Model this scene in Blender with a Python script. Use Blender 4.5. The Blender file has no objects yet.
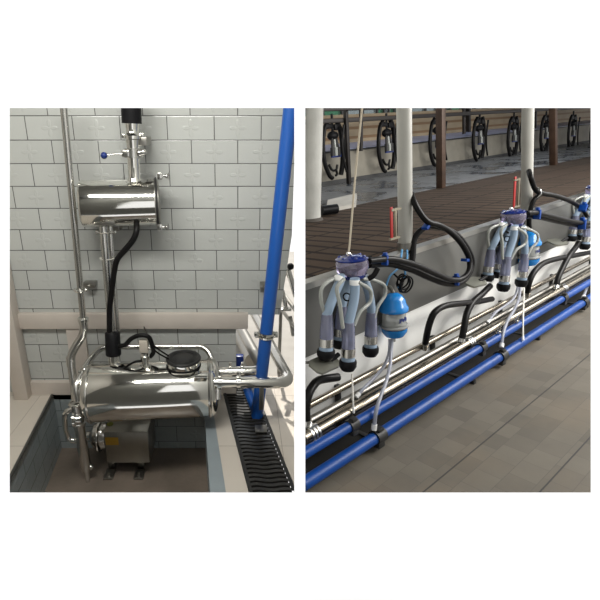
import bpy, bmesh, math, random
from mathutils import Vector, Matrix, Quaternion
random.seed(7)
S = bpy.context.scene
C = S.collection
# ------------------------------------------------------------------ camera, world, sun, exposure
F = 460.0; PX, PY = 240.0, 300.0          # focal length and optical centre of a 600 px frame
PITCH = math.atan(170 / F); CP, SP = math.cos(PITCH), math.sin(PITCH)
H0 = 1.907                                 # camera height above the washroom floor
cam_d = bpy.data.cameras.new('camera'); cam = bpy.data.objects.new('camera', cam_d); C.objects.link(cam)
cam.location = (0, 0, H0); cam.rotation_euler = (math.pi / 2 - PITCH, 0, 0)
cam_d.sensor_fit = 'HORIZONTAL'; cam_d.sensor_width = 36; cam_d.lens = F / 600 * 36
cam_d.shift_x = (300 - PX) / 600; cam_d.clip_start = .02; cam_d.clip_end = 200
S.camera = cam
W = bpy.data.worlds.new('sky'); S.world = W; W.use_nodes = True
W.node_tree.nodes['Background'].inputs[0].default_value = (1, 1, 1, 1)
W.node_tree.nodes['Background'].inputs[1].default_value = 1.15
sun_d = bpy.data.lights.new('sun', 'SUN'); sun = bpy.data.objects.new('sun', sun_d); C.objects.link(sun)
sun_d.energy = 4.5; sun_d.angle = math.radians(.6); sun_d.color = (1, .96, .9)
sun.rotation_euler = Vector((-.03, 1, 1.5)).to_track_quat('Z', 'Y').to_euler()
S.view_settings.view_transform = 'Standard'; S.view_settings.look = 'None'
S.view_settings.exposure = 0; S.view_settings.gamma = 1; S.view_settings.use_curve_mapping = False
try:
    S.cycles.use_denoising = True; S.cycles.denoiser = 'OPENIMAGEDENOISE'
except Exception: pass
S.cycles.max_bounces = 8; S.cycles.caustics_reflective = False; S.cycles.caustics_refractive = False

# ------------------------------------------------------------------ the two rooms' frames
# camera axes: x right, y down, z forward.  Rows below give each room's axes in camera axes.
ML = Matrix(((1, 0, 0), (0, -SP, CP), (0, -CP, -SP)))
def cdir(x, y): return Vector((x - PX, y - PY, F))
VU = (910, 90); VWY = 1900.0
VWX = PX - ((VU[1] - PY) * (VWY - PY) + F * F) / (VU[0] - PX)
_eu = cdir(*VU).normalized(); _ew = -cdir(VWX, VWY).normalized(); _ev = _eu.cross(_ew)
if _ev.z < 0: _ev = -_ev
MR = Matrix((_eu, _ev, _ew))
CAMP = Matrix.Translation((0, 0, H0))
ROOM = {'L': Matrix.Identity(4), 'R': CAMP @ (ML @ MR.transposed()).to_4x4()}
def L(x, y, Y=None, X=None, Z=None):       # point of the washroom seen at a pixel on a known plane
    r = ML @ cdir(x, y)
    k = Y / r.y if Y is not None else X / r.x if X is not None else (Z - H0) / r.z
    p = r * k; return Vector((p.x, p.y, p.z + H0))
def R(x, y, v=None, u=None, w=None):       # the same in the milking parlour: u along the pit, v away, w up
    r = MR @ cdir(x, y)
    k = v / r.y if v is not None else u / r.x if u is not None else w / r.z
    return r * k
def lm(x, y, Y): return L(x, y, Y=Y).y / (ML @ cdir(x, y)).y      # metres per pixel there
def rm(x, y, v): return v / (MR @ cdir(x, y)).y

# large area lights: added unseen fill for both rooms, not real fittings
def area(name, room, loc, size, target, energy, color=(1, 1, 1)):
    d = bpy.data.lights.new(name, 'AREA'); d.shape = 'RECTANGLE'; d.size, d.size_y = size; d.energy = energy; d.color = color
    o = bpy.data.objects.new(name, d); C.objects.link(o)
    q = (Vector(loc) - Vector(target)).to_track_quat('Z', 'Y')
    o.matrix_world = ROOM[room] @ Matrix.Translation(loc) @ q.to_matrix().to_4x4()
    return o
area('washroom_fill', 'L', (-.75, 1.35, 2.85), (1.6, .35), (-.7, 2.6, .8), 50, (1, .99, .94))
area('parlour_fill', 'R', (5.2, -.6, 1.0), (6.5, 1.3), (4.2, 1.67, -1.0), 330, (1, .97, .92))  # added out of view to brighten the white pit wall
area('parlour_fill_far', 'R', (7.5, 4.2, 1.35), (9.0, .4), (7.5, 4.0, -.6), 60, (.86, .93, 1))

# ------------------------------------------------------------------ mesh helpers
def frame(d):
    d = d.normalized(); a = Vector((0, 0, 1)) if abs(d.z) < .9 else Vector((1, 0, 0))
    x = a.cross(d).normalized(); return x, d.cross(x)
def spline(pts, n=6):
    if len(pts) < 3: return [Vector(p) for p in pts]
    P = [Vector(p) for p in pts]; P = [2 * P[0] - P[1]] + P + [2 * P[-1] - P[-2]]; out = []
    for i in range(1, len(P) - 2):
        a, b, c, d = P[i - 1:i + 3]
        for k in range(n):
            t = k / n
            out.append(.5 * ((2 * b) + (c - a) * t + (2 * a - 5 * b + 4 * c - d) * t * t + (3 * b - a - 3 * c + d) * t ** 3))
    out.append(P[-2]); return out
class MB:
    def __init__(s): s.bm = bmesh.new()
    def box(s, c, size, rot=None, bev=0):
        g = bmesh.ops.create_cube(s.bm, size=1)['verts']
        M = Matrix.Translation(c) @ (rot.to_4x4() if rot else Matrix.Identity(4)) @ Matrix.Diagonal((*size, 1))
        bmesh.ops.transform(s.bm, matrix=M, verts=g)
        if bev:
            e = {e for v in g for e in v.link_edges}
            bmesh.ops.bevel(s.bm, geom=list(e), offset=bev, segments=2, affect='EDGES', profile=.5)
        return s
    def ring(s, c, x, y, r, n): return [s.bm.verts.new(c + x * r * math.cos(2 * math.pi * k / n) + y * r * math.sin(2 * math.pi * k / n)) for k in range(n)]
    def skin(s, rings, cap=True):
        n = len(rings[0])
        for a, b in zip(rings, rings[1:]):
            for k in range(n): s.bm.faces.new((a[k], a[(k + 1) % n], b[(k + 1) % n], b[k]))
        if cap:
            s.bm.faces.new(rings[0][::-1]); s.bm.faces.new(rings[-1])
        return s
    def lathe(s, p, axis, prof, n=24):       # profile of (distance along axis, radius)
        p = Vector(p); d = Vector(axis).normalized(); x, y = frame(d)
        return s.skin([s.ring(p + d * t, x, y, max(r, 1e-4), n) for t, r in prof])
    def cyl(s, a, b, r, r2=None, n=24):
        a, b = Vector(a), Vector(b); return s.lathe(a, b - a, [(0, r), ((b - a).length, r if r2 is None else r2)], n)
    def tube(s, pts, r, n=12, steps=6, smooth=True):
        P = spline(pts, steps) if smooth else [Vector(p) for p in pts]
        rings = []; x = None
        for i, p in enumerate(P):
            t = (P[min(i + 1, len(P) - 1)] - P[max(i - 1, 0)]).normalized()
            if x is None: x, y = frame(t)
            else:
                x = (x - t * x.dot(t)).normalized(); y = t.cross(x)
            rr = r(i / (len(P) - 1)) if callable(r) else r
            rings.append(s.ring(p, x, y, rr, n))
        return s.skin(rings)
    def ball(s, c, r, sc=(1, 1, 1), rot=None, seg=20):
        g = bmesh.ops.create_uvsphere(s.bm, u_segments=seg, v_segments=seg // 2, radius=1)['verts']
        M = Matrix.Translation(c) @ (rot.to_4x4() if rot else Matrix.Identity(4)) @ Matrix.Diagonal((r * sc[0], r * sc[1], r * sc[2], 1))
        bmesh.ops.transform(s.bm, matrix=M, verts=g); return s
    def torus(s, c, axis, R_, r, n=28, m=8):
        x, y = frame(Vector(axis)); z = Vector(axis).normalized(); c = Vector(c); V = []
        for i in range(n):
            a = 2 * math.pi * i / n; d = x * math.cos(a) + y * math.sin(a)
            V.append([s.bm.verts.new(c + d * (R_ + r * math.cos(2 * math.pi * k / m)) + z * r * math.sin(2 * math.pi * k / m)) for k in range(m)])
        for i in range(n):
            for k in range(m): s.bm.faces.new((V[i][k], V[(i + 1) % n][k], V[(i + 1) % n][(k + 1) % m], V[i][(k + 1) % m]))
        return s
    def prism(s, pts, ext, holes=None):
        ext = Vector(ext); a = [s.bm.verts.new(Vector(p)) for p in pts]; b = [s.bm.verts.new(Vector(p) + ext) for p in pts]; n = len(a)
        s.bm.faces.new(a); s.bm.faces.new(b[::-1])
        for k in range(n): s.bm.faces.new((a[k], b[k], b[(k + 1) % n], a[(k + 1) % n]))
        return s
    def hull(s, lo, hi):                     # solid between two loops of the same length
        a = [s.bm.verts.new(Vector(p)) for p in lo]; b = [s.bm.verts.new(Vector(p)) for p in hi]; n = len(a)
        s.bm.faces.new(a); s.bm.faces.new(b)
        for k in range(n): s.bm.faces.new((a[k], b[k], b[(k + 1) % n], a[(k + 1) % n]))
        return s
    def mesh(s, name, origin):
        bmesh.ops.recalc_face_normals(s.bm, faces=s.bm.faces)
        me = bpy.data.meshes.new(name); s.bm.transform(Matrix.Translation(-Vector(origin))); s.bm.to_mesh(me); s.bm.free()
        me.shade_smooth(); me.set_sharp_from_angle(angle=math.radians(38)); return me
    def base(s):
        co = [v.co for v in s.bm.verts]
        return Vector(((min(c.x for c in co) + max(c.x for c in co)) / 2, (min(c.y for c in co) + max(c.y for c in co)) / 2, min(c.z for c in co)))
def props(o, label=None, cat=None, group=None, kind=None):
    for k, v in (('label', label), ('category', cat), ('group', group), ('kind', kind)):
        if v: o[k] = v
def single(mb, name, mat, room, label=None, cat=None, group=None, kind=None):
    o0 = mb.base(); o = bpy.data.objects.new(name, mb.mesh(name, o0)); C.objects.link(o)
    o.data.materials.append(mat); o.matrix_world = ROOM[room] @ Matrix.Translation(o0); props(o, label, cat, group, kind); return o
def struct(mb, name, mat, room): return single(mb, name, mat, room, kind='structure')
class T:                                     # a thing: an Empty with its parts
    def __init__(s, name, label, cat, room, at, group=None):
        s.e = bpy.data.objects.new(name, None); C.objects.link(s.e); s.at = Vector(at); s.room = room
        s.e.empty_display_size = .05; s.e.matrix_world = ROOM[room] @ Matrix.Translation(s.at); props(s.e, label, cat, group)
    def part(s, mb, name, mat, parent=None, label=None, kind=None):
        o = bpy.data.objects.new(name, mb.mesh(name, s.at)); C.objects.link(o); o.data.materials.append(mat)
        o.parent = parent or s.e; props(o, label, None, None, kind); return o
def kids(o): return [c for c in bpy.data.objects if c.parent == o]
def dup(src, at, label, group=None, room='R', scale=1, yaw=0):
    r = src.copy(); C.objects.link(r); r['label'] = label
    if group: r['group'] = group
    r.matrix_world = ROOM[room] @ Matrix.Translation(at) @ Matrix.Rotation(yaw, 4, 'Z') @ Matrix.Scale(scale, 4)
    for ch in kids(src):
        c = ch.copy(); C.objects.link(c); c.parent = r
        for g in kids(ch):
            d = g.copy(); C.objects.link(d); d.parent = c
    return r

# ------------------------------------------------------------------ materials
def mat(name, col, rough=.5, metal=0, bump=0, bscale=40, var=0, vscale=6, trans=0, alpha=1, coat=0, ior=1.45, stretch=None):
    m = bpy.data.materials.new(name); m.use_nodes = True; n = m.node_tree; b = n.nodes['Principled BSDF']
    b.inputs['Base Color'].default_value = (*col, 1); b.inputs['Roughness'].default_value = rough; b.inputs['Metallic'].default_value = metal
    b.inputs['Transmission Weight'].default_value = trans; b.inputs['Alpha'].default_value = alpha; b.inputs['Coat Weight'].default_value = coat; b.inputs['IOR'].default_value = ior
    tc = n.nodes.new('ShaderNodeTexCoord'); mp = n.nodes.new('ShaderNodeMapping'); n.links.new(tc.outputs['Object'], mp.inputs[0])
    if stretch: mp.inputs['Scale'].default_value = stretch
    if var:
        t = n.nodes.new('ShaderNodeTexNoise'); t.inputs['Scale'].default_value = vscale; t.inputs['Detail'].default_value = 5; n.links.new(mp.outputs[0], t.inputs[0])
        r = n.nodes.new('ShaderNodeMapRange'); r.inputs[1].default_value = .3; r.inputs[2].default_value = .7; r.inputs[3].default_value = 1 - var; r.inputs[4].default_value = 1 + var
        x = n.nodes.new('ShaderNodeVectorMath'); x.operation = 'SCALE'; x.inputs[0].default_value = col
        n.links.new(t.outputs[0], r.inputs[0]); n.links.new(r.outputs[0], x.inputs['Scale']); n.links.new(x.outputs[0], b.inputs['Base Color'])
    if bump:
        t = n.nodes.new('ShaderNodeTexNoise'); t.inputs['Scale'].default_value = bscale; n.links.new(mp.outputs[0], t.inputs[0])
        k = n.nodes.new('ShaderNodeBump'); k.inputs['Strength'].default_value = bump; k.inputs['Distance'].default_value = .01
        n.links.new(t.outputs[0], k.inputs['Height']); n.links.new(k.outputs[0], b.inputs['Normal'])
    return m
class G:                                     # small node-graph writer
    def __init__(s, name):
        s.m = bpy.data.materials.new(name); s.m.use_nodes = True; s.t = s.m.node_tree; s.b = s.t.nodes['Principled BSDF']
    def v(s, x, i):
        if hasattr(x, 'is_output'): s.t.links.new(x, i)
        elif x is not None: i.default_value = x
    def m1(s, op, a, b=None, c=None):
        n = s.t.nodes.new('ShaderNodeMath'); n.operation = op
        for x, i in ((a, 0), (b, 1), (c, 2)): s.v(x, n.inputs[i])
        return n.outputs[0]
    def xyz(s, off=(0, 0, 0)):
        g = s.t.nodes.new('ShaderNodeNewGeometry')  # room position from world position
        mp = s.t.nodes.new('ShaderNodeVectorMath'); mp.operation = 'ADD'; tc = s.t.nodes.new('ShaderNodeTexCoord')
        s.t.nodes.remove(g); s.t.links.new(tc.outputs['Object'], mp.inputs[0]); mp.inputs[1].default_value = off
        sp = s.t.nodes.new('ShaderNodeSeparateXYZ'); s.t.links.new(mp.outputs[0], sp.inputs[0]); s.pos = mp.outputs[0]
        return sp.outputs
    def mix(s, f, a, b):
        n = s.t.nodes.new('ShaderNodeMix'); n.data_type = 'RGBA'; s.v(f, n.inputs[0])
        for x, i in ((a, 6), (b, 7)):
            s.v((*x, 1) if isinstance(x, tuple) else x, n.inputs[i])
        return n.outputs[2]
    def noise(s, scale, detail=4):
        n = s.t.nodes.new('ShaderNodeTexNoise'); n.inputs['Scale'].default_value = scale; n.inputs['Detail'].default_value = detail; s.t.links.new(s.pos, n.inputs[0]); return n.outputs[0]
    def bump(s, h, st, dist):
        k = s.t.nodes.new('ShaderNodeBump'); k.inputs['Strength'].default_value = st; k.inputs['Distance'].default_value = dist; s.v(h, k.inputs['Height']); s.t.links.new(k.outputs[0], s.b.inputs['Normal'])
    def rough(s, r): s.v(r, s.b.inputs['Roughness'])
    def col(s, c): s.v(c, s.b.inputs['Base Color'])
def tile_mat(name, ax, w, h, off, half, col, grout, motif=0, g=.0022, rough=.3, var=.06, cellvar=.05, blot=None, far=None, joint_bump=1.0):
    """rectangular tiles on the plane spanned by two object axes; off = (du, dv); half = running bond"""
    q = G(name); o = q.xyz(); U = q.m1('ADD', o[ax[0]], off[0]); V = q.m1('ADD', o[ax[1]], off[1])
    vr = q.m1('DIVIDE', V, h); row = q.m1('FLOOR', vr); fv = q.m1('FRACT', vr)
    ur = q.m1('DIVIDE', U, w)
    if half: ur = q.m1('ADD', ur, q.m1('MULTIPLY', q.m1('FLOORED_MODULO', row, 2.0), half))
    cu = q.m1('FLOOR', ur); fu = q.m1('FRACT', ur)
    du = q.m1('MULTIPLY', q.m1('SUBTRACT', .5, q.m1('ABSOLUTE', q.m1('SUBTRACT', fu, .5))), w)
    dv = q.m1('MULTIPLY', q.m1('SUBTRACT', .5, q.m1('ABSOLUTE', q.m1('SUBTRACT', fv, .5))), h)
    edge = q.m1('MINIMUM', du, dv); joint = q.m1('LESS_THAN', edge, g)
    wn = q.t.nodes.new('ShaderNodeTexWhiteNoise'); wn.noise_dimensions = '2D'; cb = q.t.nodes.new('ShaderNodeCombineXYZ')
    q.t.links.new(cu, cb.inputs[0]); q.t.links.new(row, cb.inputs[1]); q.t.links.new(cb.outputs[0], wn.inputs[0]); rnd = wn.outputs[0]
    n1 = q.noise(5); k = q.m1('ADD', q.m1('MULTIPLY', q.m1('SUBTRACT', n1, .5), 2 * var), q.m1('MULTIPLY', q.m1('SUBTRACT', rnd, .5), 2 * cellvar))
    if far: k = q.m1('SUBTRACT', k, q.m1('MULTIPLY', q.m1('GREATER_THAN', rnd, far[0]), far[1]))
    sc = q.t.nodes.new('ShaderNodeVectorMath'); sc.operation = 'SCALE'; sc.inputs[0].default_value = col; q.t.links.new(q.m1('ADD', k, 1.0), sc.inputs['Scale'])
    c = sc.outputs[0]
    if blot:
        bf = q.m1('MULTIPLY', q.m1('SMOOTH_MIN', q.m1('MAXIMUM', q.m1('MULTIPLY', q.m1('SUBTRACT', q.noise(blot[1], 5), .5), 4.0), 0.0), 1.0, .1), blot[2]); c = q.mix(bf, c, blot[0])
    q.col(q.mix(joint, c, grout)); q.rough(rough)
    hgt = q.m1('MULTIPLY', q.m1('SMOOTH_MIN', q.m1('DIVIDE', edge, g * 2.2), 1.0, .3), .0015 * joint_bump)
    if motif:                                # embossed four-petal flower in the middle of every tile
        a = q.m1('MULTIPLY', q.m1('SUBTRACT', fu, .5), w); b = q.m1('MULTIPLY', q.m1('SUBTRACT', fv, .5), h)
        r = q.m1('SQRT', q.m1('ADD', q.m1('MULTIPLY', a, a), q.m1('MULTIPLY', b, b)))
        th = q.m1('ARCTAN2', b, a); pet = q.m1('ABSOLUTE', q.m1('COSINE', q.m1('MULTIPLY', th, 2.0)))
        lim = q.m1('MULTIPLY', q.m1('ADD', q.m1('MULTIPLY', q.m1('POWER', pet, 1.6), .78), .08), motif)
        d = q.m1('DIVIDE', q.m1('SUBTRACT', lim, r), .008)
        pl = q.m1('MAXIMUM', q.m1('MINIMUM', d, 1.0), 0.0)
        ringd = q.m1('ABSOLUTE', q.m1('SUBTRACT', r, motif * .25)); 
        hgt = q.m1('ADD', hgt, q.m1('MULTIPLY', pl, .0016)); hgt = q.m1('ADD', hgt, q.m1('MULTIPLY', q.noise(14, 3), .002))
    q.bump(hgt, .9, 1.0)
    return q.m
CHROME = mat('polished steel', (.78, .77, .73), .09, 1, bump=.03, bscale=6)
STEEL = mat('satin steel', (.62, .61, .58), .24, 1, bump=.05, bscale=30)
DSTEEL = mat('dull steel', (.30, .29, .265), .38, 1, var=.12)
BLACK = mat('black rubber', (.008, .008, .009), .45)
HOSE = mat('black hose rubber', (.008, .0075, .0075), .36)
for m_ in (BLACK, HOSE): m_.node_tree.nodes['Principled BSDF'].inputs['Specular IOR Level'].default_value = .16
PLAS = mat('black plastic', (.02, .02, .02), .5)
BLUE = mat('blue painted pipe', (.012, .10, .42), .35, coat=.3)
BLUEP = mat('blue plastic pipe', (.0, .052, .27), .42, var=.15, vscale=9)
BALLB = mat('dark blue plastic', (.012, .03, .16), .3)
CREAM = mat('cream painted board', (.60, .54, .48), .4, var=.04)
CREAM2 = mat('cream plaster', (.66, .62, .55), .6, var=.06)
WHITE = mat('white margin', (.93, .93, .93), .8)
GREYW = mat('grey ceiling paint', (.20, .20, .19), .8)
DARK = mat('dark roof sheeting', (.06, .06, .06), .8)

# ================================================================== LEFT: the wash room
DW = 3.1                                     # distance of the tiled wall
def Z(y, Y, x=100): return L(x, y, Y=Y).z
# wall tiles: joints every .297 m, courses .144 m
def wall_tiles(name, o, col, grout, motif): return tile_mat(name, (0, 2), .297, .144, (o.x + 1.351 + .1485, o.z - (H0 + .0885 - .005)), .5, col, grout, motif, g=.0027, rough=.22, cellvar=.03, var=.03)
z_top = 3.0
xr = lambda y: L(1, y, Y=DW).x
wb = MB()
XE = L(289, 235, Y=DW).x; XL_ = L(248, 320, Y=DW).x; XB = L(236, 350, Y=DW).x
zl = Z(312, DW)
wb.prism([(-2.3, DW, 0), (XB, DW, 0), (XB, DW, zl - .02), (L(280, 312, Y=DW).x, DW, zl - .02), (XE + .02, DW, Z(235, DW)), (XE + .01, DW, z_top), (-2.3, DW, z_top)], (0, .12, 0))
o_ = wb.base(); struct(wb, 'wall_back', wall_tiles('grey embossed wall tiles', o_, (.50, .51, .485), (.11, .11, .105), .062), 'L')

# floor with the pump pit cut out of it, a kerb along its right side
PDY = 3.075; pz = Z(448, PDY, 180)            # pit depth
pL0, pL1 = L(50, 400, Z=0), L(10, 479, Z=0)
def onl(a, b, Y): t = (Y - a.y) / (b.y - a.y); return a.x + (b.x - a.x) * t
pR0, pR1 = L(205, 420, Z=0), L(210, 492, Z=0)
kR0, kR1 = L(215, 422, Z=0), L(226, 492, Z=0)
g0, g1 = L(226, 405, Z=0), L(248.5, 492, Z=0)
h0, h1 = L(263.5, 408, Z=0), L(293.5, 483, Z=0)
YN = 1.55
TH = .05
fl = MB()
def quad(a, b, Y0, Y1, mb, th=-TH):         # strip between two slanted lines
    mb.prism([(a(Y0), Y0, 0), (b(Y0), Y0, 0), (b(Y1), Y1, 0), (a(Y1), Y1, 0)], (0, 0, th))
fL = lambda Y: -2.3
fA = lambda Y: onl(pL0, pL1, Y); fB = lambda Y: onl(pR0, pR1, Y); fK = lambda Y: onl(kR0, kR1, Y)
fG = lambda Y: onl(g0, g1, Y); fH = lambda Y: onl(h0, h1, Y)
part_x = lambda Y: (296.5 - PX) / F * 1.0    # replaced below by the exact partition plane
def px_plane(px, Y, z):                      # X of the vertical plane through the camera at column px (depends on camera depth)
    zc = Y * CP - (z - H0) * SP; return (px - PX) / F * zc
quad(fL, fA, YN, PDY, fl); quad(fL, lambda Y: fG(Y), PDY, DW, fl)
quad(fK, fG, YN, PDY, fl)
quad(fH, lambda Y: px_plane(296.5, Y, 0), 2.06, 3.35, fl)
o_ = fl.base()
FT = tile_mat('cream floor tiles', (0, 1), .6, .6, (o_.x + .93 - .0, o_.y - 2.45), 0, (.60, .545, .475), (.36, .32, .28), 0, g=.0016, rough=.22, var=.05, cellvar=.02)
struct(fl, 'floor', FT, 'L')
fe = MB(); quad(lambda Y: -2.0, lambda Y: px_plane(296.5, Y, 0), 3.352, 7.5, fe); struct(fe, 'floor_outside', mat('pale concrete paving', (.36, .34, .31), .7, var=.08), 'L')
kb = MB(); quad(fB, fK, YN, PDY, kb, -.34); struct(kb, 'trim_pit_kerb', mat('blue grey kerb tile', (.27, .31, .33), .35, var=.08), 'L')
# pit lining
PT = lambda o, ax: tile_mat('blue grey pit tiles', ax, .297, .144, (.1, .05), .5, (.30, .335, .34), (.10, .11, .11), .05, rough=.15, var=.12, cellvar=.06)
pw = MB(); pw.prism([(fA(PDY) - .0, PDY, -.004), (fB(PDY) + .02, PDY, -.004), (fB(PDY) + .02, PDY, pz - .03), (fA(PDY), PDY, pz - .03)], (0, .02, 0))
struct(pw, 'wall_pit_back', PT(None, (0, 2)), 'L')
pl = MB(); pl.prism([(fA(PDY), PDY, -.001), (fA(YN), YN, -.001), (fA(YN), YN, pz - .03), (fA(PDY), PDY, pz - .03)], (-.06, 0, 0)); struct(pl, 'wall_pit_left', PT(None, (1, 2)), 'L')
te = MB(); te.prism([(fA(PDY) - .012, PDY, .001), (fA(YN) - .012, YN, .001), (fA(YN) + .004, YN, .001), (fA(PDY) + .004, PDY, .001)], (0, 0, .006)); struct(te, 'trim_pit_edge', mat('dark edge strip', (.05, .05, .045), .4), 'L')
pf = MB(); pf.prism([(-2.0, YN, pz), (.1, YN, pz), (.1, PDY + .02, pz), (-2.0, PDY + .02, pz)], (0, 0, -.04)); struct(pf, 'floor_pit', mat('worn brown pit floor', (.19, .155, .125), .35, var=.3, vscale=3, bump=.2), 'L')
# trims
zt0, zt1 = Z(327, DW, 60), Z(312, DW, 60)
xl = L(16, 320, Y=DW).x
tr = MB(); tr.box(((xl + XL_) / 2, DW - .02, (zt0 + zt1) / 2), (XL_ - xl, .04, zt1 - zt0), bev=.003); struct(tr, 'trim_ledge', CREAM, 'L')
tr = MB(); a, b = L(71, 355, Y=DW).x, L(89, 355, Y=DW).x; tr.box(((a + b) / 2, DW - .015, zt0 / 2 + .02), (b - a, .028, zt0 - .04)); struct(tr, 'trim_post_middle', CREAM, 'L')
tr = MB(); a = L(13, 390, Y=3.0).x; b = L(27, 390, Y=3.0).x; tr.box(((a + b) / 2, 3.04, .9), (b - a, .1, 1.8), bev=.003); struct(tr, 'trim_post_side', CREAM, 'L')
a = L(27, 388, Y=DW - .02).x; zb = Z(380, DW, 50)
tr = MB(); tr.box(((a + -.92) / 2 , DW - .02, zb / 2), (-.92 - a, .04, zb)); tr.box(((-.92 + XB) / 2, DW - .012, zb * .35), (XB + .92, .02, zb * .7)); struct(tr, 'baseboard_back', CREAM, 'L')
# room shell out of view, for daylight and reflections
sh = MB(); sh.box((-1.05, 2.2, z_top + .03), (2.5, 2.3, .06)); struct(sh, 'ceiling', GREYW, 'L')
sh = MB(); sh.box((-2.33, 2.1, 1.2), (.06, 2.3, 3.6)); struct(sh, 'wall_left', mat('warm grey plaster', (.42, .40, .37), .7), 'L')

# ---- added white wall as blank margin round the two openings, and the partition between the rooms
YW = 1.0; TW = .025
def onYW(x, y, Y): return L(x, y, Y=Y)
def opening(x0, x1, y0, y1, g_=0, Y=YW): return [onYW(x0 - g_, y0 - g_, Y), onYW(x1 + g_, y0 - g_, Y), onYW(x1 + g_, y1 + g_, Y), onYW(x0 - g_, y1 + g_, Y)]
fw = MB(); bm = fw.bm
def addv(p): return bm.verts.new(p)
big = [(-3.2, 3.6), (3.6, 3.6), (3.6, -.6), (-3.2, -.6)]
oL, oR = (9.7, 294.3, 108, 492.5), (305.3, 590.7, 108, 492.5)
xm = 299.8
def side(Y, gr):
    A = opening(*oL, gr, Y); B = opening(*oR, gr, Y)
    mt = addv((onYW(xm, 40, Y).x, Y, 3.6)); mbt = addv((onYW(xm, 560, Y).x, Y, -.6))
    c = [addv((x, Y, z)) for x, z in big]; a = [addv(p) for p in A]; b = [addv(p) for p in B]
    fs = [(c[0], mt, a[1], a[0]), (c[0], a[0], a[3], c[3]), (c[3], a[3], a[2], mbt), (mt, b[0], b[3], mbt, a[2], a[1]),
          (mt, c[1], b[1], b[0]), (c[1], c[2], b[2], b[1]), (c[2], mbt, b[3], b[2])]
    for f in fs: bm.faces.new(f)
    return c, a, b, mt, mbt
f1 = side(YW, 0); f2 = side(YW + TW, 9)
for k in range(4):
    for s_ in (1, 2): bm.faces.new((f1[s_][k], f1[s_][(k + 1) % 4], f2[s_][(k + 1) % 4], f2[s_][k]))
bm.faces.new((f1[0][0], f2[0][0], f2[3], f1[3])); bm.faces.new((f1[3], f2[3], f2[0][1], f1[0][1]))
bm.faces.new((f1[0][1], f2[0][1], f2[0][2], f1[0][2])); bm.faces.new((f1[0][2], f2[0][2], f2[4], f1[4])); bm.faces.new((f1[4], f2[4], f2[0][3], f1[0][3])); bm.faces.new((f1[0][3], f2[0][3], f2[0][0], f1[0][0]))
fwo = struct(fw, 'wall_margin', WHITE, 'L'); fwo.data.materials.append(mat('grey reflection backing', (.16, .16, .15), .8))  # unseen back face coloured grey so the chrome reflects something dark
for pgn in fwo.data.polygons:
    if all(abs(fwo.data.vertices[i].co.y - max(v.co.y for v in fwo.data.vertices)) < 1e-4 for i in pgn.vertices): pgn.material_index = 1
pt = MB()
def pc(px, Y, z): return (px_plane(px, Y, z), Y, z)
zlo, zhi = -.6, 3.6
Ya, Yb = YW + TW + .01, 7.2
pt.hull([pc(299.2, Ya, zlo), pc(300.1, Ya, zlo), pc(300.1, Yb, zlo), pc(299.2, Yb, zlo)], [pc(299.2, Ya, zhi), pc(300.1, Ya, zhi), pc(300.1, Yb, zhi), pc(299.2, Yb, zhi)])
struct(pt, 'wall_partition', mat('pale grey partition', (.62, .62, .60), .8), 'L')

# ---- drain grate
ga, gb = lambda Y: fG(Y) + .004, lambda Y: min(fH(Y) - .004, px_plane(297, Y, 0))
YG = 1.98
t = T('drain_grate', 'long black slotted floor grate beside the pit, under the blue pipe', 'drain grate', 'L', ((ga(2.5) + gb(2.5)) / 2, 2.5, 0))
m = MB()
for (p, y0_, e) in ((ga, YG, 1), (gb, 2.06, -1)):
    m.prism([(p(y0_), y0_, -.001), (p(y0_) + e * .02, y0_, -.001), (p(3.3) + e * .02, 3.3, -.001), (p(3.3), 3.3, -.001)], (0, 0, .006))
m.prism([((ga(YG)), YG, -.05), (gb(YG), YG, -.05), (gb(3.3), 3.3, -.05), (ga(3.3), 3.3, -.05)], (0, 0, .01))
t.part(m, 'frame', PLAS)
m = MB(); Y = YG + .02
while Y < 3.28:
    n = 7; top = []; bot = []
    for i in range(n + 1):
        s_ = i / n; x = ga(Y) + .018 + (gb(Y) - ga(Y) - .036) * s_; wv = .006 * math.sin(s_ * math.pi * 3)
        top.append((x, Y + .011 + wv, -.002)); bot.append((x, Y - .011 + wv, -.002))
    m.prism(bot + top[::-1], (0, 0, -.02)); Y += .037
t.part(m, 'slats', mat('grate black plastic', (.025, .024, .022), .28))

# ---- thin steel pipe on the left with its strainer
Yp = 2.86
def p3(x, y, Y=Yp): return L(x, y, Y=Y)
t = T('steel_riser_pipe', 'thin steel pipe coming down the tiles on the left and bending into the pit', 'pipe', 'L', p3(84, 486, 2.70))
t.part(MB().cyl(p3(62.5, 96), p3(83.5, 322), lm(75, 220, Yp) * 3.4), 'upper_tube', STEEL)
bend = MB().tube([p3(83.5, 322), p3(84, 328), p3(82, 336), p3(76, 346, 2.84), p3(72, 354, 2.82), p3(71, 362, 2.8), p3(73, 378, 2.76), p3(76, 400, 2.70)], lm(75, 350, Yp) * 3.9, 16)
t.part(bend, 'bent_tube', STEEL)
u = MB(); a, b = p3(83, 317), p3(83.8, 327); ax = b - a; s_ = lm(80, 320, Yp)
u.lathe(a, ax, [(0, 4 * s_), (.01, 5.4 * s_), (.03, 5.4 * s_), (.035, 4.4 * s_), (.05, 4.4 * s_)]); t.part(u, 'union', CHROME)
u = MB(); a, b = p3(70.5, 356, 2.82), p3(71, 366, 2.8); u.cyl(a, b, 4.5 * s_); t.part(u, 'sleeve', CHROME)
Ys = 2.70; s_ = lm(80, 430, Ys); a = p3(76, 403, Ys); b = p3(86, 468, Ys); ax = (b - a); Ln = ax.length
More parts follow.
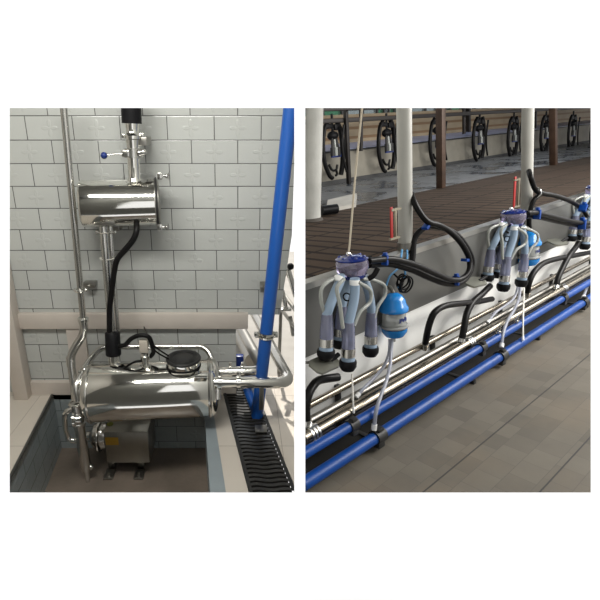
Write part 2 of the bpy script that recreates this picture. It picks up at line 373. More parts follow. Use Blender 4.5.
st = MB().lathe(a, ax, [(0, 6.2 * s_), (.012, 6.2 * s_), (.014, 5 * s_), (Ln * .28, 5 * s_), (Ln * .29, 6.2 * s_), (Ln * .33, 6.2 * s_), (Ln * .34, 5.4 * s_), (Ln * .97, 5.6 * s_), (Ln, 4.8 * s_), (Ln * 1.1, 2.6 * s_), (Ln * 1.26, 2.2 * s_), (Ln * 1.3, 1.2 * s_)])
t.part(st, 'strainer', STEEL)
t.part(MB().torus(a, ax, 6 * s_, 1.3 * s_), 'flange_ring', CHROME)
t.part(MB().tube([p3(79, 410, Ys), p3(70, 410, Ys), p3(65.5, 414, Ys), p3(65, 424, Ys), p3(67, 434, Ys), p3(71, 440, Ys), p3(82, 441, Ys)], 2.6 * s_, 12), 'bypass_tube', CHROME)
t.part(MB().cyl(p3(84, 465, Ys), p3(91, 467, Ys), 2.8 * s_).ball(p3(91, 467, Ys), 3 * s_), 'drain_valve', STEEL)
bk = MB(); a, b = p3(83, 287, 3.04), p3(96, 281, 3.095); c = (L(90, 284, Y=3.06)); bk.box((c.x, 3.06, c.z), (.085, .07, .035), bev=.004)
k = t.part(bk, 'wall_bracket', DSTEEL)
ck = MB().torus(p3(80, 290), p3(83.5, 322) - p3(62.5, 96), 4.6 * lm(80, 290, Yp), 1.6 * lm(80, 290, Yp)); ck.cyl(p3(80, 290), p3(88, 289, 3.05), .008); ck.ball(p3(75, 290), .012).ball(p3(86, 290), .012)
t.part(ck, 'pipe_clamp', CHROME)

# ---- upper receiver tank
YT = 2.90; s_ = lm(120, 200, YT); A = L(81, 204, Y=YT - .045); B = L(157, 204, Y=YT + .03); B.z = A.z; AX = (B - A).normalized(); r = 23.0 * s_
t = T('receiver_tank', 'small polished steel drum fixed high on the tiled wall', 'tank', 'L', Vector(((A.x + B.x) / 2, YT, A.z - r)))
ln = (B - A).length
t.part(MB().lathe(A, AX, [(0, r * .90), (.006, r * .965), (.016, r), (ln * .5, r), (ln - .01, r)], 48), 'shell', CHROME)
t.part(MB().lathe(B - AX * .012, AX, [(0, r * 1.0), (.0, r * 1.03), (.012, r * 1.03), (.015, r * 1.0), (.024, r * .99), (.028, r * .9), (.034, r * .3), (.036, .004)], 48), 'lid', DSTEEL, label='dull steel lid')
cl = t.part(MB().torus(B, AX, r * 1.02, .007, 48), 'clamp_ring', PLAS)
for (x, y) in ((160, 176), (160, 227)):
    a = L(x, y, Y=YT - .05); w_ = MB().box(a, (.03, .035, .04), bev=.004).cyl(a, a + Vector((.055, 0, 0)), .006).ball(a + Vector((.04, 0, 0)), .013).box(a + Vector((.052, 0, .0)), (.006, .012, .04)); t.part(w_, 'wing_clamp', STEEL)
t.part(MB().box((L(105, 222, Y=YT - .1).x, YT - .1, L(105, 222, Y=YT - .1).z), (.13, .05, .035), bev=.01), 'base_bracket', DSTEEL)
br = MB(); c = L(117, 226, Y=3.05); br.box((c.x, 3.05, c.z), (.05, .1, .05), bev=.004); t.part(br, 'wall_bracket', DSTEEL)
# vertical inlet line
t = T('inlet_pipe', 'short steel pipe with a black hose above the small drum', 'pipe', 'L', L(134.5, 182, Y=YT))
t.part(MB().tube([L(131, 92, Y=2.88), L(131.3, 110, Y=2.88), L(131.8, 123.5, Y=2.88)], 9.3 * s_, 24), 'rubber_hose', BLACK)
a, b = L(132, 121, Y=YT), L(134.6, 182, Y=YT); ax = b - a; Ln = ax.length; f_ = lambda y: (y - 121) / 61 * Ln
t.part(MB().lathe(a, ax, [(0, 7 * s_), (f_(126), 7 * s_), (f_(130), 6.4 * s_), (f_(134), 7.4 * s_), (f_(135), 8.6 * s_), (f_(138), 8.6 * s_), (f_(139), 7.2 * s_), (f_(146), 6.4 * s_), (f_(160), 6.2 * s_), (f_(177), 6.2 * s_), (f_(179), 7.4 * s_), (f_(182), 8.2 * s_)], 32), 'tube', CHROME)
v = MB(); c1, c2 = a + ax * ((148 - 121) / 61), a + ax * ((157 - 121) / 61); v.cyl(c1, c2, 9 * s_, n=32); v.box((c1 + c2) / 2 + Vector((-.035, -.04, 0)), (.05, .03, .04), bev=.006)
vb = t.part(v, 'butterfly_valve', STEEL)
vh = t.part(MB().cyl((c1 + c2) / 2 + Vector((-.055, -.05, .0)), L(106, 155, Y=2.83), .0055), 'valve_handle', STEEL, vb)
t.part(MB().ball(L(104, 155.5, Y=2.83), 3.2 * s_, seg=24), 'handle_knob', BALLB, vb, label='dark blue ball knob')
for x, y in ((143, 153),): t.part(MB().cyl(L(139, y, Y=2.86), L(x + 1, y - 1, Y=2.86), .02).ball(L(x + 1, y - 1, Y=2.86), .018), 'valve_nut', STEEL, vb)
t.part(MB().box(L(145, 141, Y=2.97), (.05, .16, .05), bev=.004), 'wall_bracket', DSTEEL)
t.part(MB().box(L(123.5, 136, Y=YT), (.022, .022, .022), bev=.004).box(L(141.5, 135, Y=YT), (.03, .022, .022), bev=.004).cyl(L(123, 136, Y=YT), L(142, 135.3, Y=YT), .008), 'clamp', STEEL)
# lines down from the drum
t = T('drop_pipe', 'pair of vertical steel pipes between the small drum and the big tank', 'pipe', 'L', L(114, 366, Y=2.72))
YD = 2.86
t.part(MB().cyl(L(102.5, 218, Y=YD), L(112.5, 335, Y=YD - .06), 4.2 * lm(108, 280, YD)), 'main_tube', STEEL)
t.part(MB().cyl(L(109.8, 222, Y=YD + .04), L(117.2, 330, Y=YD - .02), 2.7 * lm(108, 280, YD)), 'side_tube', STEEL)
t.part(MB().cyl(L(97, 232, Y=YD), L(115, 232, Y=YD + .02), .006).torus(L(103.8, 232, Y=YD), (0.05, 0, 1), 5 * s_, 1.2 * s_).torus(L(110.5, 232, Y=YD + .04), (0.05, 0, 1), 3.6 * s_, 1.2 * s_).ball(L(97, 232, Y=YD), .012).ball(L(115, 232, Y=YD), .012), 'clamp', CHROME)
t.part(MB().torus(L(107, 258, Y=YD), (0.05, 0, 1), 6.8 * s_, .7 * s_), 'cable_tie', mat('pale plastic tie', (.6, .58, .52), .5))
a, b = L(112.3, 332, Y=2.80), L(113.6, 356, Y=2.76); ax = b - a; s2 = lm(113, 345, 2.78)
t.part(MB().lathe(a, ax, [(0, 6.6 * s2), (.008, 7.4 * s2), (ax.length * .5, 7.4 * s2), (ax.length * .55, 7.7 * s2), (ax.length - .01, 7.7 * s2), (ax.length, 6.5 * s2)], 32), 'rubber_coupling', BLACK)
t.part(MB().lathe(b, ax, [(-.02, 5.2 * s2), (.04, 5.2 * s2), (.045, 7 * s2), (.065, 7.4 * s2), (.075, 8 * s2)], 32), 'spigot', CHROME)
h = single(MB().tube([L(136.5, 222, Y=2.84), L(136.5, 231, Y=2.80), L(133, 240, Y=2.79), L(125, 250, Y=2.79), L(117.5, 259, Y=2.79), L(114.5, 270, Y=2.79), L(112.5, 285, Y=2.79), L(110.5, 300, Y=2.79), L(109.5, 312, Y=2.79), L(109.5, 332, Y=2.77)], 3.0 * s_, 14), 'drain_hose', HOSE, 'L', 'black hose curving from under the small drum down beside the steel pipes', 'hose')

# ---- big lower tank
YB = 2.70; A = L(92, 390, Y=YB); B = L(212, 390, Y=YB); s3 = lm(150, 390, YB); r = 29.0 * s3; zc_ = A.z
t = T('vacuum_tank', 'big polished steel drum lying across the pit', 'tank', 'L', Vector(((A.x + B.x) / 2, YB, zc_ - r)))
ln = B.x - A.x; d = .06
prof = [(-d, r * .12), (-d * .97, r * .35), (-d * .8, r * .62), (-d * .5, r * .84), (-d * .2, r * .96), (0, r), (ln, r), (ln + d * .15, r * .985), (ln + d * .4, r * .9), (ln + d * .62, r * .7), (ln + d * .75, r * .4), (ln + d * .8, .01)]
t.part(MB().lathe((A.x, YB - .035, zc_), (ln, .07, 0), prof, 64), 'shell', CHROME)
t.part(MB().torus((B.x - .02, YB + .033, zc_), (ln, .07, 0), r * 1.0, .011, 64), 'rim_band', STEEL)
t.part(MB().torus((A.x + .012, YB - .034, zc_), (ln, .07, 0), r * 1.0, .007, 64), 'rim_band', STEEL)
# frame tube behind and round its ends
zf = Z(362, YB + .1, 100)
fr = MB().tube([(A.x - .04, YB - .17, zc_ + .02), (A.x - .05, YB - .12, zc_ + .12), (A.x - .01, YB + .05, zc_ + r + .0), (A.x + .05, YB + .17, zc_ + r + .035), (A.x + .2, YB + .19, zc_ + r + .035), (B.x - .2, YB + .19, zc_ + r + .035), (B.x - .06, YB + .18, zc_ + r + .03), (B.x + .01, YB + .10, zc_ + r * .8), (B.x + .045, YB - .05, zc_ + .1), (B.x + .045, YB - .12, zc_ + .0)], 3.0 * s3, 14)
t.part(fr, 'frame_tube', STEEL)
for x in (A.x + .16, B.x - .16):
    t.part(MB().box((x, (YB + .1 + DW) / 2, zc_ - .12), (.05, DW - YB - .1, .05), bev=.003), 'wall_arm', DSTEEL)
t.part(MB().box((B.x - .055, YB - .11, zc_ + r * .93), (.09, .07, .02), bev=.006), 'latch', CHROME)
t.part(MB().lathe((A.x - .02, YB - .2, zc_ - .09), (-1, -.2, 0), [(0, .03), (.03, .03), (.035, .045), (.05, .045), (.052, .02)], 20), 'drain_port', CHROME)
t.part(MB().tube([L(84, 368, Y=2.66), L(83.5, 376, Y=2.66), L(79, 382, Y=2.68)], .013).ball(L(84.5, 370, Y=2.66), .02).box(L(80, 374, Y=2.64), (.02, .03, .05), bev=.004), 'inlet_valve', STEEL)
# things on the tank
zt = zc_ + r
c = L(183.5, 360, Y=2.70); rg = 17.3 * lm(183, 360, 2.7)
t = T('pressure_gauge', 'round gauge with a black ribbed cap standing on the big drum', 'gauge', 'L', (c.x, c.y, zt - .012))
t.part(MB().lathe((c.x, c.y, zt - .02), (0, 0, 1), [(0, rg * .5), (.012, rg * .6), (.013, rg * .94), (.02, rg * .98), (.058, rg * .98)], 48), 'body', CHROME)
cp = MB().lathe((c.x, c.y, zt + .036), (0, 0, 1), [(0, rg), (.010, rg * 1.01), (.016, rg * .97), (.014, rg * .8), (.013, rg * .6), (.02, rg * .5), (.02, rg * .1)], 48)
for k in range(5): cp.torus((c.x, c.y, zt + .052), (0, 0, 1), rg * (.25 + .14 * k), .003, 40, 6)
t.part(cp, 'cap', PLAS)
t.part(MB().torus((c.x, c.y, zt - .004), (0, 0, 1), rg * .97, .006, 48), 'seal', BLACK)
t.part(MB().cyl((c.x + .06, c.y + .10, zt - .03), (c.x + .06, c.y + .11, zt + .045), .012), 'bolt', DSTEEL)
c = L(145.5, 364, Y=2.70); s4 = lm(145, 350, 2.7)
t = T('level_sensor', 'small beige box on a steel fitting on the big drum', 'sensor', 'L', (c.x, c.y, zt))
t.part(MB().lathe((c.x, c.y, zt - .02), (0, 0, 1), [(0, 5.5 * s4), (.025, 5.5 * s4), (.027, 3.4 * s4), (.055, 3.4 * s4), (.057, 4.8 * s4), (.085, 4.8 * s4), (.087, 3.6 * s4), (.105, 3.6 * s4)], 20), 'fitting', CHROME)
t.part(MB().box((c.x, c.y, zt + .135), (8.6 * s4, .05, 13 * s4), bev=.005), 'box', mat('beige plastic', (.52, .47, .40), .45))
t.part(MB().ball((c.x + .037, c.y - .02, zt + .125), .012), 'connector', CHROME)
single(MB().tube([L(119, 346, Y=2.70), L(125, 345, Y=2.69), L(131, 339, Y=2.69), L(139, 335.5, Y=2.69), L(148, 336.5, Y=2.69), L(151.5, 343, Y=2.70), L(153.5, 352, Y=2.72), L(150, 357, Y=2.72)], 2.3 * s4, 12), 'rubber_hose', HOSE, 'L', 'short black hose arching over the beige sensor box', 'hose')
single(MB().tube([L(116, 370, Y=2.66), L(122, 370, Y=2.65), L(129, 365, Y=2.65), L(136, 361.5, Y=2.66), L(143, 361, Y=2.69)], 1.2 * s4, 8), 'black_cable', HOSE, 'L', 'thin black cable lying on the big drum left of the sensor', 'cable')
for (pts, lab) in (([(150, 343), (158, 349), (164, 353), (169, 356)], 'upper of two thin black cables running from the sensor to the round gauge'),
                   ([(152, 348), (158, 353), (163, 356), (169, 359)], 'lower of two thin black cables running from the sensor to the round gauge')):
    single(MB().tube([L(x, y, Y=2.70 - .01 * i) for i, (x, y) in enumerate(pts)], .0055, 8), 'black_cable', HOSE, 'L', lab, 'cable')
single(MB().tube([L(149, 341, Y=2.74), L(147, 334, Y=2.84), L(144, 327, Y=3.04)], .0045, 8), 'black_cable', HOSE, 'L', 'thin black cable going up behind the cream ledge from the sensor', 'cable')

# ---- outlet pipes at right
def clampring(t, p, ax, r_, name='clamp'):
    m_ = MB().lathe(p, ax, [(-.012, r_ * 1.0), (-.012, r_ * 1.3), (.012, r_ * 1.3), (.012, r_ * 1.0)], 24); m_.box(Vector(p) + Vector((0, 0, r_ * 1.5)), (.02, .012, .04), bev=.003); t.part(m_, name, CHROME)
YA = 2.74
ra = 5.2 * lm(240, 371, YA)
def elbow(p0, p1, p2, rad, n=7):            # points of a rounded corner
    a = (p0 - p1).normalized(); b = (p2 - p1).normalized(); q0, q1 = p1 + a * rad, p1 + b * rad
    return [q0.lerp(p1, k / n).lerp(p1.lerp(q1, k / n), k / n) for k in range(n + 1)]
a0 = L(216, 372, Y=YA + .06); a1 = L(264, 371, Y=YA + .06); zA = a1.z
far = Vector((onl(L(262, 366, Z=zA), L(241, 328, Z=zA), 4.6), 4.6, zA))
t = T('outlet_pipe', 'upper of two steel pipes from the big drum, ending behind the wall edge', 'pipe', 'L', (a0 + a1) / 2)
ep = elbow(a0, a1, far, .09); t.part(MB().tube([a0] + ep, ra, 20, smooth=False), 'tube', CHROME)
t.part(MB().tube([ep[-1], far], ra * 1.15, 20, smooth=False), 'back_tube', DSTEEL, label='duller steel run')
clampring(t, a0.lerp(a1, .3), a1 - a0, ra); clampring(t, a0.lerp(a1, .55), a1 - a0, ra)
YB2 = 2.62
b0 = L(214, 382, Y=YB2); b1 = L(291, 383, Y=YB2); rb = 5.6 * lm(250, 382, YB2); zB = b1.z
far = Vector((onl(L(284, 377, Z=zB), L(252, 312, Z=zB), 4.8), 4.8, zB))
t = T('outlet_pipe', 'lower of two steel pipes from the big drum, turning back behind the blue pipe', 'pipe', 'L', (b0 + b1) / 2)
ep = elbow(b0, b1, far, .10); t.part(MB().tube([b0] + ep, rb, 20, smooth=False), 'tube', CHROME)
t.part(MB().tube([ep[-1], far], rb, 20, smooth=False), 'back_tube', mat('grey tube steel', (.45, .44, .41), .22, 1), label='duller steel run')
clampring(t, b0.lerp(b1, .32), b1 - b0, rb); clampring(t, b0.lerp(b1, .08), b1 - b0, rb)
t.part(MB().box(b0.lerp(b1, .62) + Vector((0, 0, -.1)), (.03, .03, .2 - .0), bev=.003), 'support', DSTEEL)
t.part(MB().box((b0.lerp(b1, .62).x, b0.y, .008), (.08, .08, .012), bev=.003), 'foot_plate', DSTEEL)
q = T('floor_pipe', 'dull steel pipe running away low along the floor past the wall edge', 'pipe', 'L', L(250, 355, Y=3.4))
pa = L(252, 360, Z=.12); pb = Vector((onl(pa, L(238, 332, Z=.12), 5.2), 5.2, .12)); q.part(MB().cyl(pa, pb, .06), 'tube', DSTEEL); q.part(MB().box((pa.x, pa.y + .12, .035), (.09, .03, .07), bev=.004), 'support', DSTEEL)
single(MB().box(L(239, 362, Y=3.16) + Vector((0, 0, .01)), (.07, .05, .10), bev=.006), 'switch_box', BALLB, 'L', 'small dark blue box low beside the end of the tiled wall', 'box')

# ---- blue post
YBl = 2.79; s5 = lm(270, 300, YBl)
a = L(257, 417, Y=YBl); b = L(291.1, 105, Y=YBl - .0); sd = (b - a)
t = T('blue_pipe', 'tall bright blue pipe standing on the black floor grate', 'pipe', 'L', a)
rr = 6.6 * s5
t.part(MB().cyl(a, a + sd * .31, rr, n=32), 'lower_tube', BLUE)
t.part(MB().cyl(a + sd * .318, b, rr, n=32), 'upper_tube', BLUE)
cc = a + sd * .314; t.part(MB().lathe(cc, sd, [(-.018, rr * .8), (-.018, rr * 1.25), (-.006, rr * 1.28), (-.004, rr), (.006, rr), (.008, rr * 1.28), (.02, rr * 1.25), (.02, rr * .8)], 32).box(cc + Vector((-rr * 1.5, 0, 0)), (.03, .03, .035), bev=.004).box(cc + Vector((rr * 1.5, 0, 0)), (.03, .03, .035), bev=.004), 'joint_clamp', CHROME)
t.part(MB().cyl(L(247, 388, Y=2.9), L(256, 412, Y=2.80), rr * .75), 'branch', BLUE)
c = L(263.5, 287, Y=3.04); t.part(MB().box(c, (.05, .11, .045), bev=.003).cyl(L(264, 287, Y=3.0), L(271, 289, Y=2.80), .009), 'wall_bracket', DSTEEL)
# ---- stall gate glimpsed past the wall
t = T('stall_gate', 'steel rods with a black knob against the bright opening at the wall end', 'gate', 'L', L(288, 330, Y=3.3))
t.part(MB().cyl(L(283, 293, Y=3.4), L(297, 313, Y=3.2), .014).cyl(L(279, 306, Y=3.4), L(297, 330, Y=3.2), .014), 'rail', DSTEEL)
t.part(MB().cyl(L(288, 270, Y=3.3), L(296, 296, Y=3.3), .022).cyl(L(288, 268, Y=3.3), L(281, 280, Y=3.3), .018), 'strut', STEEL)
t.part(MB().cyl(L(282, 290, Y=3.3), L(286, 309, Y=3.3), .018).box(L(286, 309, Y=3.3), (.08, .05, .02), bev=.004), 'foot', STEEL)
t.part(MB().ball(L(290.5, 266.5, Y=3.28), .026), 'knob', BLACK)
t.part(MB().cyl(L(290, 316, Y=3.3), L(293.5, 336, Y=3.25), .016).cyl(L(281, 306, Y=3.4), Vector((L(281, 306, Y=3.4).x, 3.4, 0)), .014), 'leg', DSTEEL)

# ---- pump in the pit
t = T('pump', 'squat steel boxed pump with orange stickers standing in the pit', 'pump', 'L', L(125, 478, Y=2.62))
Yq = 2.74; s6 = lm(125, 440, Yq); HS = mat('pump housing steel', (.30, .29, .26), .32, 1, var=.15)
a = L(103, 432, Y=Yq); b = L(150, 463, Y=Yq)
zt_, zb_ = a.z, b.z
bx = MB().box(((a.x + b.x) / 2, Yq + .13, (zt_ + zb_) / 2), (b.x - a.x, .26, zt_ - zb_), bev=.008); t.part(bx, 'housing', HS)
yl = mat('orange sticker', (.42, .24, .02), .5); yg = mat('yellow green sticker', (.22, .24, .03), .5)
c = L(112, 441, Y=Yq); t.part(MB().box((c.x, Yq - .002, c.z), (13 * s6, .004, 9 * s6)), 'sticker', yl)
c = L(110, 424, Z=zt_ + .002); t.part(MB().lathe((c.x, c.y, zt_), (0, 0, 1), [(0, 3.5 * s6), (.003, 3.5 * s6)], 6), 'sticker', yg, label='small yellow green sticker on the top')
c = L(98, 437, Y=Yq + .1); pk = MB().lathe((a.x + .02, Yq + .12, c.z), (-1, 0, 0), [(0, .055), (.03, .055), (.032, .095), (.05, .10), (.07, .10), (.075, .115), (.09, .115), (.092, .10), (.12, .095), (.14, .07), (.16, .035), (.2, .03)], 40); t.part(pk, 'pump_head', STEEL)
t.part(MB().torus((a.x - .062, Yq + .12, c.z), (1, 0, 0), .113, .010, 40), 'flange', CHROME)
for x in (109, 139):
    c = L(x, 470, Y=Yq + .02); hgt = zb_ - pz
    t.part(MB().box((c.x, Yq + .1, pz + hgt / 2), (.045, .03, hgt), bev=.003).box((c.x, Yq + .02, pz + .008), (.07, .10, .016), bev=.003).cyl((c.x, Yq + .0, pz + .016), (c.x, Yq, pz + .05), .012), 'foot', DSTEEL)

# ================================================================== RIGHT: the milking parlour
def q(x, y, v): return R(x, y, v=v)
VC = 1.67; WC = -.364 * VC; WM = -.588 * VC; WF = -1.50
UR = 22.0
def ul(v, w, px=303.0):                      # u where the section point (v, w) meets the partition side
    # solve x(u)=px
    lo, hi = .2, 6.0
    for _ in range(50):
        m_ = (lo + hi) / 2; c_ = MR.transposed() @ Vector((m_, v, w)); x_ = PX + F * c_.x / c_.z
        if x_ < px: lo = m_
        else: hi = m_
    return lo
slope = .0667
def plat(v): return WC - .004 + slope * (v - VC)
def strip(prof, px=303.0, ur=UR):            # solid whose section is a closed (v, w) polygon, cut obliquely at the partition
    return MB().hull([(ul(v, w, px), v, w) for v, w in prof], [(ur, v, w) for v, w in prof])
# pit floor
f0 = [R(303, 560, w=WF), R(303, 300, w=WF)]
v_in = VC
fl = MB(); fl.prism([(ul(.62, WF), .62, WF), (3.4, .3, WF), (5.5, -1.2, WF), (UR, -1.2, WF), (UR, VC, WF), (ul(VC, WF), VC, WF)], (0, 0, -.05))
o_ = fl.base()
SL = tile_mat('slate brick floor', (0, 1), .135, .118, (0, o_.y - .62 + .03), .5, (.140, .125, .100), (.095, .087, .073), 0, g=.0010, rough=.7, var=.2, cellvar=.10, joint_bump=.15, blot=((.20, .155, .105), 2.2, .5), far=(.82, .26))
struct(fl, 'floor_pit_walk', SL, 'R')
sm = MB()
for vv in (1.02, .68): sm.box(((UR + ul(vv, WF)) / 2, vv, WF + .0006), (UR - ul(vv, WF), .006, .0012))
struct(sm, 'trim_floor_seams', mat('dark floor seam', (.05, .048, .045), .7), 'R')
# pit wall: white lower, steel gutter on top
struct(strip([(VC, WF), (VC, WM), (VC + .1, WM), (VC + .1, WF)]), 'wall_pit_white', mat('white tiled pit wall', (.93, .93, .90), .3, var=.03), 'R')
struct(strip([(VC - .012, WM - .01), (VC - .012, WC - .02), (VC + .06, WC - .02), (VC + .06, WM - .01)]), 'trim_steel_apron', mat('scuffed steel sheet', (.17, .17, .16), .42, .5, var=.14, vscale=3, bump=.1, bscale=5), 'R')
struct(strip([(VC - .02, WC - .022), (VC - .02, WC + .012), (VC + .05, WC + .012), (VC + .05, WC - .022)]), 'trim_steel_edge', mat('bright steel edge', (.40, .39, .36), .3, .85, var=.12), 'R')
# platform: brown grooved rubber, wet concrete
VB = 3.24; VX = 5.0
def brown():
    g_ = G('brown grooved rubber mat'); o = g_.xyz()
    n = g_.noise(3, 5); x = g_.m1('ADD', o[0], g_.m1('MULTIPLY', o[1], .25)); st = g_.m1('FRACT', g_.m1('DIVIDE', g_.m1('ADD', x, g_.m1('MULTIPLY', n, .05)), .16))
    gr = g_.m1('LESS_THAN', st, .24); k = g_.m1('FRACT', g_.m1('DIVIDE', o[1], .34)); gr = g_.m1('MAXIMUM', gr, g_.m1('LESS_THAN', k, .05))
    base = g_.mix(n, (.034, .022, .015), (.085, .058, .040)); g_.col(g_.mix(g_.m1('MULTIPLY', gr, .95), base, (.010, .007, .005))); g_.rough(.85); g_.b.inputs['Specular IOR Level'].default_value = .2
    g_.bump(g_.m1('SUBTRACT', 1.0, gr), .5, .008); return g_.m
struct(strip([(VC + .045, plat(VC)), (VB, plat(VB)), (VB, plat(VB) - .08), (VC + .045, plat(VC) - .08)]), 'floor_platform_mat', brown(), 'R')
g_ = G('wet concrete'); o = g_.xyz(); n = g_.noise(2.6, 6); wet = g_.m1('MINIMUM', g_.m1('MAXIMUM', g_.m1('MULTIPLY', g_.m1('SUBTRACT', n, .45), 6.0), 0.0), 1.0)
g_.col(g_.mix(wet, (.12, .12, .12), (.055, .062, .075))); g_.rough(g_.m1('SUBTRACT', .5, g_.m1('MULTIPLY', wet, .40))); g_.bump(g_.noise(7, 4), .35, .03)
WETM = g_.m
struct(strip([(VB, plat(VB) - .003), (VX, plat(VX) - .003), (VX, plat(VX) - .09), (VB, plat(VB) - .09)]), 'floor_wet_walk', WETM, 'R')
# far pit wall, sill, back wall
w0 = plat(VX); w1 = .015 * VX; w2 = .037 * 5.6
struct(strip([(VX, w0 - .09), (VX, w1), (VX + .1, w1), (VX + .1, w0 - .09)]), 'wall_far_pit', mat('buff pit wall', (.27, .25, .205), .6, var=.10), 'R')
struct(strip([(VX - .03, w0 - .02), (VX - .03, w0 + .05), (VX, w0 + .05), (VX, w0 - .02)]), 'baseboard_far', mat('dark kerb line', (.05, .05, .05), .6), 'R')
struct(strip([(VX - .02, w1), (VX - .02, w1 + .02), (5.6, w2), (5.6, w1)]), 'trim_far_sill', mat('wet blue grey sill', (.24, .27, .40), .3, var=.2, vscale=2), 'R')
struct(strip([(VX - .035, w1 - .015), (VX - .035, w1 + .01), (VX - .02, w1 + .01), (VX - .02, w1 - .015)]), 'trim_far_line', PLAS, 'R')
g_ = G('striped ochre wall'); o = g_.xyz(); s1 = g_.m1('FRACT', g_.m1('DIVIDE', o[2], .155)); n = g_.noise(4); band = g_.m1('LESS_THAN', s1, .3)
g_.col(g_.mix(band, g_.mix(n, (.25, .18, .10), (.34, .27, .18)), (.19, .11, .05))); g_.rough(.6)
W3 = .118 * 5.62
struct(strip([(5.6, w2 - .1), (5.6, W3), (5.72, W3), (5.72, w2 - .1)]), 'wall_far', g_.m, 'R')
struct(strip([(5.6, .15 * 5.62), (5.6, 2.1), (5.72, 2.1), (5.72, .15 * 5.62)], ur=UR), 'wall_far_upper', DARK, 'R')
# tinted windows between
def tint(name, c):
    m_ = bpy.data.materials.new(name); m_.use_nodes = True; t_ = m_.node_tree; b_ = t_.nodes['Principled BSDF']
    b_.inputs['Base Color'].default_value = (*c, 1); b_.inputs['Roughness'].default_value = .25; b_.inputs['Transmission Weight'].default_value = .0
    tr_ = t_.nodes.new('ShaderNodeBsdfTransparent'); tr_.inputs[0].default_value = (*c, 1); mx = t_.nodes.new('ShaderNodeMixShader'); mx.inputs[0].default_value = .75
    t_.links.new(b_.outputs[0], mx.inputs[1]); t_.links.new(tr_.outputs[0], mx.inputs[2]); t_.links.new(mx.outputs[0], t_.nodes['Material Output'].inputs[0]); return m_
TG, TWh = tint('green tinted glass', (.16, .34, .24)), tint('milky glass', (.42, .46, .47))
uu = ul(5.6, W3) ; k = 0
while uu < 20:
    wd = (.16, .10, .13, .42, .5, .36)[k % 6] * 1.0
    gl = MB().box((uu + wd / 2, 5.66, (W3 + .15 * 5.62) / 2), (wd, .02, .15 * 5.62 - W3)); struct(gl, 'window_%d' % (k + 1), (TG, TWh, TG, TG, TWh, TWh)[k % 6], 'R')
    fm = MB().box((uu + wd + .02, 5.66, (W3 + .15 * 5.62) / 2), (.04, .08, .15 * 5.62 - W3)); struct(fm, 'trim_mullion_%d' % (k + 1), DARK, 'R')
    uu += wd + .04; k += 1
    if uu > UR: break
struct(MB().hull([(ul(1.0, 1.5) + .0, 1.0, 1.45), (UR, 1.0, 1.45), (UR, 5.72, 1.45), (ul(5.72, 1.45), 5.72, 1.45)], [(ul(1.0, 1.5), 1.0, 1.5), (UR, 1.0, 1.5), (UR, 5.72, 1.5), (ul(5.72, 1.5), 5.72, 1.5)]), 'ceiling_parlour', DARK, 'R')
# plinth, pillar
PIL = mat('weathered cement', (.46, .46, .43), .7, var=.12, vscale=5, bump=.2)
pv = R(311, 218, w=plat(1.0))
# pillar foot: solve on the platform plane
def onplat(x, y):
    r_ = MR @ cdir(x, y); k_ = (WC - .004 - slope * VC) / (r_.z - slope * r_.y); return r_ * k_
b = onplat(311.5, 220); s_ = rm(311, 200, b.y)
t = T('cement_pillar', 'thick pale cement pillar at the left edge of the milking parlour', 'pillar', 'R', b)
PAX = R(315, 100, v=b.y) - b
t.part(MB().lathe(b, PAX, [(-.01, 9.6 * s_), (.02, 9.2 * s_), (.1, 8.8 * s_), (1.3, 8 * s_), (1.40 - b.z, 7.8 * s_)], 32), 'shaft', PIL)
t.part(MB().lathe(b, (0, 0, 1), [(-.01, 12 * s_), (.012, 11 * s_), (.02, 9 * s_)], 32), 'foot', mat('dark mortar', (.09, .08, .07), .8))
a = onplat(331, 212); single(MB().cyl(onplat(322, 216) + Vector((0, 0, .05)), onplat(337, 214) + Vector((0, 0, .05)), .045, n=20), 'pipe_stub', BLACK, 'R', 'short dark pipe stub lying on the mat beside the cement pillar', 'pipe')
pp = [onplat(x, y) for x, y in ((328, 203), (357, 196), (356, 207), (326, 213))]; struct(MB().prism([p + Vector((0, 0, .0)) for p in pp], (0, 0, .035)), 'floor_pale_slab', mat('pale concrete slab', (.44, .42, .38), .6, var=.1), 'R')

# white posts
WP = mat('white painted post', (.40, .395, .36), .35, var=.08, vscale=5)
def wpost(xb, yb, xt, w_, lab):
    v0 = VC + .015; a = q(xb, yb, v0); s_ = rm(xb, yb, v0); b_ = q(xt, 100, v0)
    t = T('support_post', lab, 'post', 'R', a, 'white painted posts on the pit edge')
    t.part(MB().cyl(a, b_ + (b_ - a) * .6, w_ * s_, n=28), 'pole', WP)
    t.part(MB().lathe(a, b_ - a, [(-.02, w_ * s_ * .8), (-.015, w_ * s_ * 1.12), (.03, w_ * s_ * 1.12), (.03, w_ * s_ * .8)], 28), 'collar', DSTEEL)
    return t
wpost(405.5, 247, 404, 6.9, 'white painted post nearest to the front, black hose leaving it halfway')
wpost(526.5, 214, 528, 5.2, 'white painted post farther along the pit edge, behind the second milking claw')
# red levers
RED = mat('red paint', (.33, .012, .01), .6)
for (x, y0, y1, lab) in ((391.5, 207, 240, 'red handled lever on the nearest white post'), (514.5, 177, 208, 'red handled lever on the farther white post')):
    v0 = VC - .01; a, b_ = q(x, y1, v0), q(x, y0, v0); s_ = rm(x, y0, v0)
    t = T('lever', lab, 'lever', 'R', a)
    c = (a + b_) / 2; t.part(MB().box(c, (3.6 * s_, .008, (b_ - a).length), bev=.002), 'handle', RED)
    c2 = (q(x + 4, y1, v0) + q(x + 4, y0, v0)) / 2; t.part(MB().box(c2, (2.0 * s_, .012, (b_ - a).length * .95), bev=.002).box(a.lerp(b_, .03) + Vector((.03, .0, 0)), (.09, .014, .012)).box(a.lerp(b_, .9) + Vector((.04, .0, 0)), (.09, .014, .012)), 'bracket', mat('tarnished bracket', (.30, .27, .2), .4, .6))
